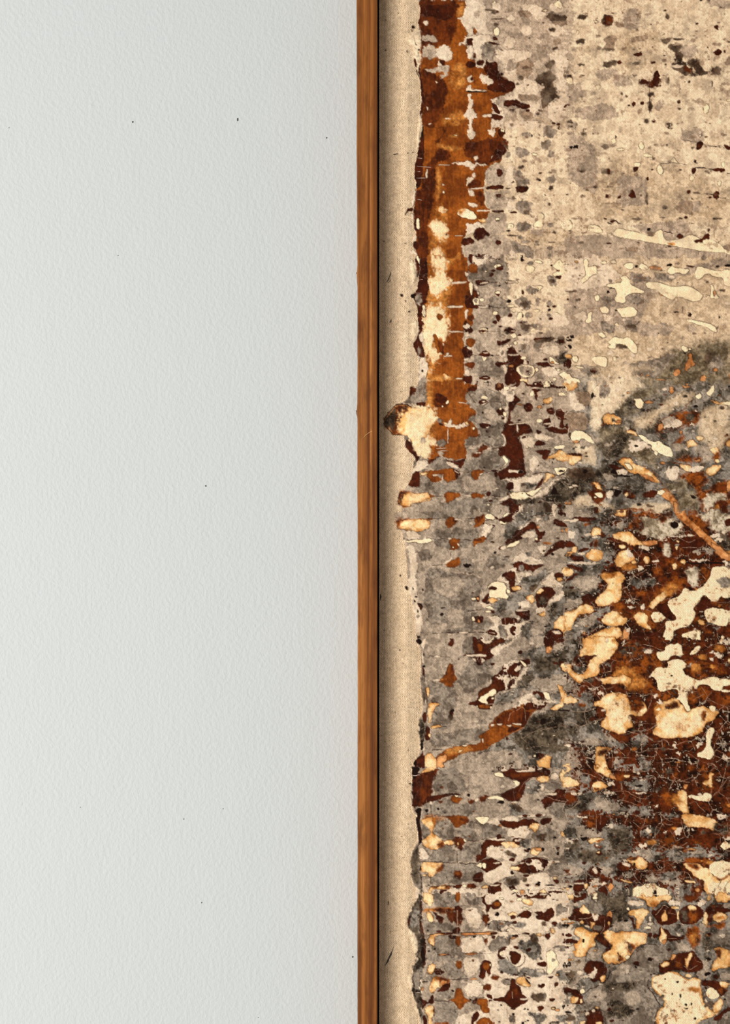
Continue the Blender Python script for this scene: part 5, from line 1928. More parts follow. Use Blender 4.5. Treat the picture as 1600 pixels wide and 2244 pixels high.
TILES.append((880,1960,4.44444,"""w 100 0 1600 0 1600 1270 200 1270
g 200 0 800 0 800 1100 300 1270 200 1270
m 160 0 200 0 190 200 180 330 220 440 240 640 220 700 190 840 190 980 150 1000 210 1120 210 1260 150 1060 110 980 95 860 100 790 140 700 150 520 130 430 60 310 60 260 90 170
h 100 120 180 60 190 300 80 320 60 270
B 60 260 90 210 80 320 60 310
B 180 60 210 60 200 180 200 320 230 440 240 540 230 700 190 720 180 560 200 440 170 330 190 240
B 150 1000 190 1000 260 1060 280 990 300 980 320 1000 310 1070 240 1060 220 1100 210 1120 170 1050
B 210 1160 250 1200 260 1270 210 1270
P 205 10 240 0 310 0 315 60 290 120 260 100 210 60
G 320 0 520 0 520 60 580 110 680 110 640 60 600 0 760 0 780 100 600 120 320 120
G 200 230 240 250 440 280 520 320 500 360 260 380 210 340
G 280 420 330 400 500 400 530 480 560 500 560 560 480 600 340 560 240 560 260 500
G 240 560 340 560 500 580 520 640 600 560 620 640 440 660 260 650
G 400 660 520 660 560 740 600 780 660 820 640 850 500 840 460 790 420 720
G 340 940 500 920 480 1000 340 1040
G 330 1040 470 1040 540 1120 560 1180 520 1270 330 1270
G 540 520 600 540 600 600 520 600
g 600 160 820 160 820 360 620 340 590 270
w 600 140 720 130 780 200 780 300 700 340 640 260
w 580 420 800 410 800 560 580 560
w 600 620 770 620 760 760 700 800 620 770
w 640 840 760 850 800 960 740 1000 620 980
A 210 155 280 130 460 125 560 150 520 165 420 180 280 165 210 180
P 240 170 300 180 320 250 300 275 270 270 250 230
U 300 130 500 135 540 160 420 190 330 170
B 310 160 360 200 420 230 400 280 370 280 340 230
B 520 120 560 110 600 150 590 200 540 180 510 150
R 440 180 500 170 590 190 608 230 590 280 570 300 520 280 480 270 450 230
v8 545 160 545 300
O 515 0 580 0 575 50 560 90 530 60
l4 560 150 620 155 690 145
B 530 310 575 320 580 390 500 380 480 400 540 430 540 440 460 420 480 390
P 250 450 270 400 310 380 440 380 500 375 500 385 420 390 340 410 320 430 325 480 310 505 270 480
U 300 380 500 370 500 390 400 395
B 450 400 540 400 540 440 490 430
B 345 350 390 350 385 370 345 370
O 535 410 580 400 580 450 570 500 540 495 530 450
v4 545 320 545 400
v4 500 380 550 405 600 400
S 580 380 680 370 800 370 860 365 940 370 930 390 860 400 760 390 640 400 590 405
l4 260 400 340 375 500 370
l4 580 375 800 368 960 355 1080 370
k 715 410 20 10
R 800 420 845 420 830 490 815 490
w 780 395 850 395 830 430 780 410
B 860 370 950 370 930 390 870 395
B 870 400 930 400 910 430 880 430
S 360 578 420 575 475 585 400 600 365 600
S 610 575 680 562 750 575 690 590 640 590
l4 350 590 480 590
l4 600 575 900 575
O 530 660 550 645 590 655 590 710 560 735 535 715
l2 545 740 548 760
P 240 730 280 680 310 665 330 690 310 770 290 785 260 770
B 310 720 360 715 430 760 400 780 330 800
G 220 780 300 800 290 850 210 850
k 230 848 34 6
P 290 830 340 800 380 830 460 870 380 900 330 930 310 970 275 970 270 900
U 320 810 400 800 480 825 460 870 380 860 330 840
S 380 840 440 830 440 880 360 900
B 380 900 470 850 480 880 450 940 380 940 340 960
l4 400 820 500 828 660 825
S 200 920 14 20
g 190 980 230 950 270 970 260 1020 230 1045 200 1010
k 500 940 16 12
S 665 825 700 805 745 825 710 838
O 510 1000 530 960 535 915 560 905 590 925 600 1000 680 1040 620 1070 580 1120 560 1125 535 1080 500 1050 450 1035 490 1020
l4 320 1035 450 1040
l4 660 1040 740 1035
P 220 1130 240 1090 280 1080 320 1100 325 1150 300 1210 300 1270 270 1270 260 1190
U 320 1080 330 1120 320 1160 310 1130
U 320 1245 460 1245 480 1270 320 1270
l4 840 180 820 200 790 220
R 780 220 820 180 855 220 860 250 840 300 820 310 795 270
B 780 60 800 20 830 100 870 90 920 60 970 80 970 130 900 150 870 110 850 160 820 180 830 120
O 890 80 960 70 960 120 900 110
w 820 20 900 10 960 30 920 60 860 80 820 80
C 940 40 980 25 1000 45 960 50
w 860 190 1000 150 1060 240 1040 260 860 250 850 220
k 930 190 22 18
B 770 0 860 0 780 50
w 990 60 1080 100 1180 120 1180 160 1060 150 1000 140
C 1115 50 1150 30 1185 50 1170 70 1130 70
P 1180 50 1240 35 1295 70 1270 110 1230 100 1180 80
B 1060 0 1300 0 1320 30 1260 40 1180 30 1120 30 1080 40
B 1290 0 1450 0 1480 10 1420 40 1320 50
P 1340 0 1420 0 1390 35 1350 20
P 1035 190 1080 165 1130 180 1120 210 1060 215
B 1060 210 1110 200 1120 240 1060 245
B 1120 210 1180 160 1240 150 1265 180 1260 220 1200 230 1140 225
C 1165 130 1220 115 1260 140 1200 140
B 1300 210 1400 170 1430 130 1480 140 1490 200 1440 265 1380 250 1320 240
w 1400 130 1450 115 1480 130 1400 150
w 1280 80 1400 60 1460 90 1400 120 1380 160 1300 200 1270 180
P 1550 240 1590 220 1600 260 1570 260
G 1500 100 1560 80 1560 200 1500 220
G 1480 280 1560 270 1590 310 1540 350 1480 330
d 1400 290 30 26
m 1060 300 1140 270 1220 280 1200 330 1100 320
G 840 290 880 255 1000 260 1080 260 1060 310 1000 320 960 340 1040 350 860 360 840 320
l5 940 290 930 330 990 360 1060 320 1100 340 1110 390 1140 410
l4 850 320 860 270 900 255 1040 262 1080 290
G 1140 400 20 20
B 1170 380 1240 370 1250 400 1200 390
w 1060 350 1100 340 1140 400 1180 400 1240 420 1160 440 1100 500 1060 520 1080 440 1040 400
G 840 520 880 440 960 400 1060 430 1060 480 1020 510 940 560 880 570
l3 1050 420 1060 480 1020 510
S 1085 430 24 10
m 1120 490 1180 450 1260 440 1260 400 1310 380 1330 460 1370 540 1360 620 1280 660 1220 600 1180 550
d 1240 400 1320 390 1340 450 1280 470
B 930 560 990 510 1040 520 1000 550 940 570 980 610 1020 620 980 640 930 610
C 945 570 990 550 1030 550 1010 590 960 600
w 940 560 1040 540 1180 540 1200 570 1210 640 1160 700 1100 710 1050 660 1030 600 980 600
B 1045 565 1090 545 1160 560 1170 600 1140 660 1100 690 1070 660 1060 610
w 1120 550 1180 550 1170 580 1140 570
l4 1180 550 1210 640 1160 700 1100 712 1050 660 1030 610
m 930 620 1040 640 1080 700 1140 720 1140 780 1060 810 960 760 930 690
m 1160 700 1400 740 1420 790 1300 800 1120 800
w 1230 660 1290 640 1410 720 1400 740 1240 720
B 1310 670 1420 640 1420 710 1350 705
C 1410 590 1420 555 1460 535 1500 570 1510 640 1540 680 1500 720 1450 780 1410 770 1420 720 1420 660
B 1415 800 1490 790 1450 825
w 1380 400 1500 380 1500 300 1590 360 1590 440 1500 480 1560 520 1440 530 1380 480
B 1400 370 1450 370 1460 410 1430 450 1400 420
w 1400 365 1445 365 1440 380 1400 380
P 1450 340 1470 320 1505 360 1490 390 1460 380
B 1580 440 1600 420 1600 480 1570 470
G 1480 500 1600 500 1580 560 1500 540
m 1500 740 1600 720 1600 900 1540 860
G 1480 640 20 20
B 770 680 800 640 870 650 885 710 870 760 880 780 850 800 830 740 820 800 800 835 750 810 770 760
O 790 670 860 670 860 740 800 740
C 865 690 8 14
w 820 770 850 800 840 840 820 840
R 870 800 930 785 970 810 930 845 880 830
l4 970 820 1110 825
R 790 890 850 860 885 890 860 940 820 945 790 930
C 770 900 800 880 790 930
l4 740 1010 820 1000
G 970 840 1040 820 1080 850 1060 890 990 880
l4 970 850 1000 825 1060 830 1085 870 1010 890 970 850
P 1115 830 1140 800 1210 800 1230 860 1270 890 1240 910 1180 900 1120 870
B 1060 820 1110 830 1120 880 1160 900 1180 980 1250 1020 1220 1050 1150 1090 1090 1130 1040 1080 1000 1050 880 1030 900 1010 1000 1000 1040 940 1070 880
R 1080 920 1140 900 1140 980 1080 980
w 1150 1015 1240 1010 1240 1025 1160 1030
v6 1080 950 1080 1010
B 1210 800 1240 840 1270 880 1230 860
B 1210 800 1270 810 1240 825
B 820 970 880 980 890 1020 830 1010
O 740 1020 800 1010 840 1030 840 1080 865 1120 860 1150 820 1170 770 1130 770 1080 740 1060
B 690 1050 720 1010 745 1000 740 1060 700 1080
B 840 1030 890 1020 870 1080
B 690 1160 740 1130 760 1180 700 1270 680 1250
O 730 1245 780 1205 840 1200 900 1240 940 1260 740 1270
w 840 1040 1000 1060 1040 1120 1020 1240 920 1250 860 1200
G 1030 1200 1060 1175 1110 1200 1110 1260 1040 1240
k 1090 1170 12 12
d 1260 960 1410 960 1400 1010 1340 1060 1280 1040
G 1390 940 1420 980 1380 1040
B 1430 1010 1500 1005 1480 1050 1440 1040
w 1430 1005 1490 1000 1440 1018
B 1365 885 38 22
B 1355 1105 28 28
B 1480 1110 28 22
P 1478 1112 16 14
m 1220 1140 1290 1160 1400 1150 1420 1200 1360 1250 1300 1240
l3 1220 1140 1290 1180 1310 1240
m 1490 1190 1600 1160 1600 1270 1540 1240
k 1490 1245 60 8
k 970 1080 8 14
B 1590 920 10 24
k 1590 680 14 24
k 255 350 10 10
k 322 528 12 10
k 270 555 14 10
k 1180 1250 16 10
v2 130 970 190 975
v2 180 690 240 700
v2 180 410 240 430
v3 320 740 380 730 380 770
"""))
TILES.append((880,280,4.44444,"""b 640 0 1600 0 1600 1244 640 1244
c 1000 0 1620 0 1620 1000 1000 1000
O 190 0 1000 0 980 330 860 360 820 440 800 560 810 760 870 800 810 920 640 1000 620 1060 580 1130 600 1260 140 1260 140 1000 110 860 130 600 130 380 170 100
k 185 0 215 0 220 300 200 400 190 560 150 600 130 560 120 400 150 250 180 150
R 220 0 400 0 430 40 380 100 340 250 250 350 240 400 200 560 190 620 140 600 130 800 110 860 150 1000 160 1100 110 1260 260 1260 260 960 290 800 330 560 320 400 340 350 480 300 470 240 420 190 340 180 330 120 420 80 430 20 410 0
R 640 130 700 140 850 100 1000 80 1050 190 960 300 860 350 760 330 620 280 610 200
B 960 0 1015 0 1015 70 970 100 940 60
R 640 560 700 500 780 530 760 580 700 600
R 660 640 730 600 800 620 800 770 740 740 720 640
w 840 0 880 0 900 40 930 30 910 90 860 70 840 30
w 640 0 700 0 720 70 690 110 650 110 640 60
A 450 80 540 50 560 90 470 100
P 500 60 550 75 540 85 500 75
A 330 150 500 180 600 200 520 230 340 180
w 490 340 600 345 640 320 700 345 740 340 840 350 820 360 720 360 690 420 650 370 500 355
w 700 285 750 265 750 310 710 325
w 360 360 470 360 470 368 360 368
l3 130 375 360 378
l2 150 490 240 490
l2 150 430 180 432
l2 140 290 210 300
l2 150 570 195 575
l2 150 700 220 700
w 240 450 255 410 258 480 240 490
w 640 490 690 480 700 510 640 540 625 570 630 510
w 650 610 700 600 710 670 660 650
w 640 720 740 745 740 780 650 760
w 690 440 720 440 720 480 690 490
C 400 610 425 620 420 640 398 635
w 400 540 425 550 415 570 398 560
w 740 800 860 800 860 815 740 820
w 620 600 740 580 830 570 820 585 700 600
C 530 840 560 800 620 780 720 830 735 870 715 895 620 880 560 860
A 540 800 640 780 560 870
P 740 885 820 880 830 930 780 930 740 905
w 620 930 660 920 690 940 740 910 780 940 800 960 820 970 740 980 710 1040 670 1030 640 1050 630 990
B 720 980 820 970 840 1010 880 1040 780 1100 730 1100 700 1040
B 600 1080 680 1070 720 1110 700 1150 620 1160 580 1130
A 380 750 440 780 440 860 420 900 440 1100 420 1260 280 1260 300 900 330 780
A 340 380 370 400 400 560 360 700 330 720 340 560
q 370 780 440 770 450 800 380 830
q 300 930 360 920 430 960 440 1030 400 1090 340 1080
q 290 1180 360 1170 400 1210 420 1260 280 1260
w 520 1050 600 1050 600 1056 520 1056
B 440 1040 8 8
g 840 370 980 365 1010 410 1015 500 960 570 880 560 830 550 810 500 820 430
B 920 400 985 400 985 450 950 490 930 440
B 830 570 990 555 1000 590 900 600 830 600
g 810 610 970 620 980 670 1050 690 1050 750 1010 800 870 800 820 720
B 915 645 970 645 970 680 920 680
B 870 800 1000 800 1000 825 880 825
g 840 830 1010 830 1030 870 1030 990 960 1030 840 1020 800 980
C 935 888 22 15
k 935 905 20 5
g 730 1100 900 1040 950 1030 1030 1060 1060 1120 1280 1160 1280 1260 600 1260 600 1150
G 1060 1120 1110 1100 1140 1140 1270 1160 1280 1250 1150 1240 1100 1190
w 1060 1180 1100 1200 1110 1250 1030 1250
B 920 1090 970 1100 970 1140 920 1140
G 1120 200 1160 180 1250 215 1260 250 1170 300 1120 250
G 1010 240 1040 230 1070 280 1020 300
G 1090 400 1160 410 1190 490 1255 515 1240 570 1120 570 1090 480
B 1110 570 1240 565 1230 610 1190 640 1120 620
d 1010 585 1070 580 1060 600 1010 600
g 1010 620 50 18
G 1120 720 1200 700 1265 720 1265 820 1200 850 1120 800
d 1190 800 1250 800 1240 850 1190 840
G 1240 830 1280 870 1260 880
G 1110 940 1180 910 1270 940 1260 1000 1140 1010
w 1010 380 1110 370 1090 420 1080 560 1000 560 1020 470
C 1035 940 1060 925 1100 950 1095 975 1030 990
k 1045 1005 25 12
d 1010 1045 1090 1040 1140 1048 1090 1070
B 1050 820 1110 805 1130 830 1070 835
w 1030 700 1100 700 1110 790 1010 810
w 1150 660 1210 650 1210 690 1150 690
d 1160 375 30 20
G 1210 72 40 24
C 990 28 22 20
w 870 270 920 270 920 330 880 320
C 960 250 1010 230 990 270
d 970 120 1040 190 1040 230 1010 210
C 1297 258 28 16
G 1370 0 1510 0 1510 50 1450 110 1390 80
G 1350 140 1450 110 1450 170 1400 230 1360 190
d 1350 140 1420 130 1380 180
G 1455 260 35 30
G 1460 510 38 35
d 1455 585 25 25
k 1350 510 14 14
d 1330 500 20 15
k 1385 640 1415 655 1400 665
d 1435 745 15 15
C 1280 960 1300 920 1325 900 1325 850 1360 825 1395 850 1375 900 1385 960 1330 968
C 1560 950 1600 890 1600 1010
g 1270 980 1400 980 1380 1060 1270 1040
G 1450 950 30 20
d 1490 1020 20 15
d 1430 1110 1500 1110 1500 1120 1430 1120
G 1200 1110 50 20
G 1160 1070 30 18
G 1440 1170 30 20
G 1320 1120 20 25
d 1450 440 20 10
B 940 170 1000 160 1020 250 960 300 930 320 850 340 900 250
R 120 780 60 800 40 850 110 820
B 60 780 100 775 100 810 50 850
C 160 945 18 55
k 115 950 8 40
k 1270 75 10 14
"""))
TILES.append((880,560,4.44444,"""g 600 0 1600 0 1600 1244 600 1244
O 180 0 640 0 650 180 640 250 700 260 700 700 600 700 620 1260 240 1260 240 800 180 700
R 180 0 250 0 270 200 250 350 230 470 190 560 220 600 200 860 240 960 180 1000 130 920 130 860 170 700 150 500 200 400 150 370 170 200
c 1000 0 1620 0 1620 560 1400 760 1140 740 1130 560 980 600 960 560 1060 540 1030 480 1000 380 1050 300 1030 230
A 250 0 640 0 500 60 420 170 440 230 500 260 450 480 450 620 450 800 360 820 380 900 360 1000 300 1100 260 1150 240 900 220 620 230 520 250 300 290 200
q 270 0 440 0 420 140 300 130
q 340 130 400 150 440 240 480 270 430 330 360 370 300 400 250 330 260 220 320 200
q 240 480 340 470 440 540 430 580 450 680 450 780 430 820 360 790 320 760 300 900 370 980 320 1040 250 1000 220 850 215 640 240 560
O 360 560 420 600 370 640 340 600
O 310 760 350 770 360 850 400 880 380 940 350 960 330 900
q 240 1150 300 1120 320 1200 280 1240 240 1240
P 400 1150 430 1150 460 1180 490 1190 480 1215 420 1225 410 1190
A 240 1100 380 1180 600 1210 400 1244 240 1244
w 480 260 630 250 640 270 500 280
w 440 490 600 485 605 505 450 510
w 460 735 600 735 600 745 470 750
w 420 970 490 975 490 990 400 985
w 530 1195 600 1195 590 1210 540 1210
C 430 960 460 945 465 975 430 980
w 400 850 412 850 412 880 400 880
w 425 955 470 945 460 970
R 340 820 400 850 420 960 370 960
B 640 0 800 0 760 50 700 90 650 60
O 650 80 720 80 745 120 745 165 690 180 650 160
w 720 20 880 30 800 70 780 160 750 160 760 100 700 90 690 40
l5 700 25 880 35
B 780 10 830 0 830 25 790 25
G 640 200 660 180 760 160 760 200 700 240 640 240
w 620 150 660 180 640 210 625 200
G 750 100 980 30 1040 80 1040 180 1020 300 960 330 900 330 770 300 740 220
g 770 290 900 290 1050 330 1000 400 900 440 850 500 780 450 750 340
G 850 400 1000 400 1030 480 1060 550 1000 590 900 560 800 560 860 500
g 700 520 860 510 930 570 960 680 1000 690 1000 740 900 800 930 880 900 1100 700 1140 720 900 690 800 680 760 710 700 700 600
G 1000 270 1050 290 1050 340 980 350
B 710 250 780 225 870 255 800 290 730 290
w 780 255 850 255 820 275 760 275
R 650 330 730 320 770 350 740 420 640 440
w 740 340 765 360 750 380 740 370
w 700 280 750 285 760 320 720 320
C 655 270 680 250 700 290 690 380 680 400 660 320
B 610 390 660 390 720 470 780 500 700 520 620 510
C 725 445 35 38
G 725 445 20 22
C 785 435 22 16
w 740 490 870 490 830 505 760 510
l4 740 485 875 492
R 640 600 700 570 720 600 700 640 640 640
w 620 530 650 520 650 570 630 630 620 600
B 610 640 640 640 700 720 700 750 640 760 605 720
w 640 690 28 26
w 640 770 25 25
w 620 800 650 800 650 830 620 830
C 755 710 825 708 850 735 820 760 770 755
R 800 735 40 14
O 640 810 700 800 725 830 700 890 650 880 630 850
B 590 920 620 870 660 880 700 940 680 980 640 1020 600 980
w 640 880 690 890 680 930 640 905
w 610 1000 660 1000 650 1030 610 1025
R 610 1050 700 1030 730 1060 690 1120 640 1100
w 620 1110 660 1110 660 1160 610 1160
G 690 970 860 1000 900 1060 1000 1110 1000 1180 860 1180 700 1150 690 1120 730 1060
B 600 1170 690 1160 690 1230 640 1244 600 1220
B 745 970 780 930 820 920 860 950 860 985 800 985
w 780 945 850 940 840 955
C 790 990 840 990 805 1040
l4 745 970 870 970
B 745 1190 820 1165 885 1190 840 1220 780 1215
w 780 1190 850 1185 840 1195
C 810 1225 840 1215 830 1244 800 1244
l4 870 260 960 270
l4 800 490 960 510
l4 740 730 1000 745
l3 680 965 950 970
l4 880 30 960 40
C 938 108 32 22
B 920 115 960 110 1000 120 980 145 930 140
C 950 100 18 14
C 905 360 940 335 970 350 955 375 920 375
B 905 370 960 370 950 400 930 390
B 920 570 960 580 970 620 950 640 920 620
w 960 600 1130 520 1130 700 1060 700 1000 690 980 640
G 990 550 1060 530 1050 580 1000 590
B 990 730 1050 695 1130 735 1080 765 1040 755
w 1060 730 1120 730 1100 742
G 1010 780 950 750 960 790 1000 805
g 1000 775 1020 780 1000 800 960 790
B 930 820 980 830 1060 805 1070 830 1030 850 960 870 930 860
w 950 880 1060 860 1100 880 1050 890 1020 960 1000 990 950 960
G 985 950 12 22
w 1000 1000 1050 990 1030 1040 990 1030
B 1030 960 1045 900 1080 880 1120 930 1180 1000 1245 1040 1250 1060 1180 1060 1130 1090 1110 1130 1160 1170 1170 1250 1040 1250 1000 1190 1030 1140 1040 1060 970 1060 960 1090 910 1060 930 1030 1000 1040 1040 1020
w 1040 960 1150 955 1130 975 1040 975
w 970 1080 1010 1060 1040 1110 1010 1160 990 1110
C 1190 1000 25 18
S 1065 1078 28 16
w 1190 1010 1220 1020 1220 1070 1190 1065
C 1110 1100 1150 1070 1280 1070 1300 1100 1290 1180 1180 1190 1140 1150
g 1130 1090 1200 1080 1280 1090 1280 1170 1190 1175
G 1240 1140 10 28
G 1170 1110 16 18
P 1150 1210 1200 1190 1240 1210 1230 1244 1160 1244
C 1085 850 1110 825 1132 850 1110 875
B 1170 820 1200 790 1240 820 1220 850 1180 845
w 1190 815 1220 810 1210 830
G 1145 880 1170 860 1250 875 1240 920 1190 950 1150 920
d 1190 890 25 22
G 1115 660 1160 630 1220 645 1260 690 1245 740 1180 760 1130 720
d 1200 690 40 40
G 1100 420 1180 410 1190 400 1260 450 1265 520 1180 530 1140 480 1110 470
d 1200 480 40 35
C 1120 600 1140 550 1180 560 1175 610 1130 630
k 1185 590 8 18
G 1240 580 35 25
C 1018 490 1070 470 1110 495 1060 510
l5 1060 510 1130 500
C 1010 245 1135 245 1135 268 1015 268
g 1075 257 50 10
C 1020 15 1130 20 1130 40 1030 40
g 1075 28 45 8
C 1210 90 1280 100 1305 130 1260 165 1215 150
C 1290 40 1355 42 1385 80 1310 70
C 1480 90 1540 30 1570 70 1600 80 1600 170 1540 200 1480 200 1480 170 1540 150 1480 120
R 1510 140 1550 140 1540 160 1510 155
G 1410 240 1440 180 1500 210 1520 300 1470 300
d 1470 250 30 25
C 1300 290 1380 295 1370 320 1330 350 1325 320
B 1180 355 14 22
G 1270 340 50 40
G 1330 450 22 40
G 1440 460 30 30
k 1440 530 14 12
C 1310 535 30 15
C 1475 570 1510 552 1545 572 1515 590
C 1380 640 1405 628 1435 640 1430 675 1405 690 1385 665
w 1370 550 1600 580 1600 700 1450 700 1300 660
g 1290 660 1340 650 1380 720 1300 720
d 1340 740 1380 740 1370 765 1340 760
w 1130 780 1300 760 1280 830 1220 860 1130 860
d 1280 820 1320 800 1480 790 1500 820 1360 860 1300 850
d 1540 830 40 40
B 1545 835 20 22
G 1290 860 1380 840 1360 940 1300 920
w 1380 870 1540 880 1540 980 1400 960
B 1280 815 1320 800 1480 790 1460 800 1340 812 1290 835
C 1435 990 1460 985 1500 1030 1545 1060 1490 1055 1440 1040
S 1465 1040 20 12
B 1290 1055 1340 1035 1430 1040 1450 1070 1500 1090 1360 1080
B 1560 1050 1600 1000 1600 1120 1570 1090
h 1500 1000 1600 900 1600 1060 1520 1050
C 1300 1100 1320 1090 1345 1115 1310 1135
w 1340 1080 1480 1090 1560 1110 1500 1180 1420 1180
G 1310 1150 1360 1150 1420 1180 1330 1220
C 1535 1150 1600 1125 1600 1220 1580 1190 1540 1170
C 1410 1230 1440 1220 1470 1244 1410 1244
G 1240 1000 20 16
l4 1280 290 1340 310 1325 355
k 1180 45 20 12
G 1260 70 30 20
k 1460 95 14 10
g 100 390 130 380 190 370 200 440 200 490 160 500 130 430
G 160 380 190 380 200 480 170 490 150 430
k 120 390 35 18
C 170 770 210 760 215 840 190 860
C 170 1000 230 1010 270 1090 240 1180 220 1244 170 1244
g 190 1060 235 1050 240 1120 200 1140
C 170 480 200 470 235 500 235 600 215 600
B 100 870 150 850 170 920 160 960 130 900
B 140 20 170 30 180 200 150 220 130 180 150 140
w 195 60 215 70 210 110 195 100
l2 170 235 215 235
l2 130 368 200 368
"""))
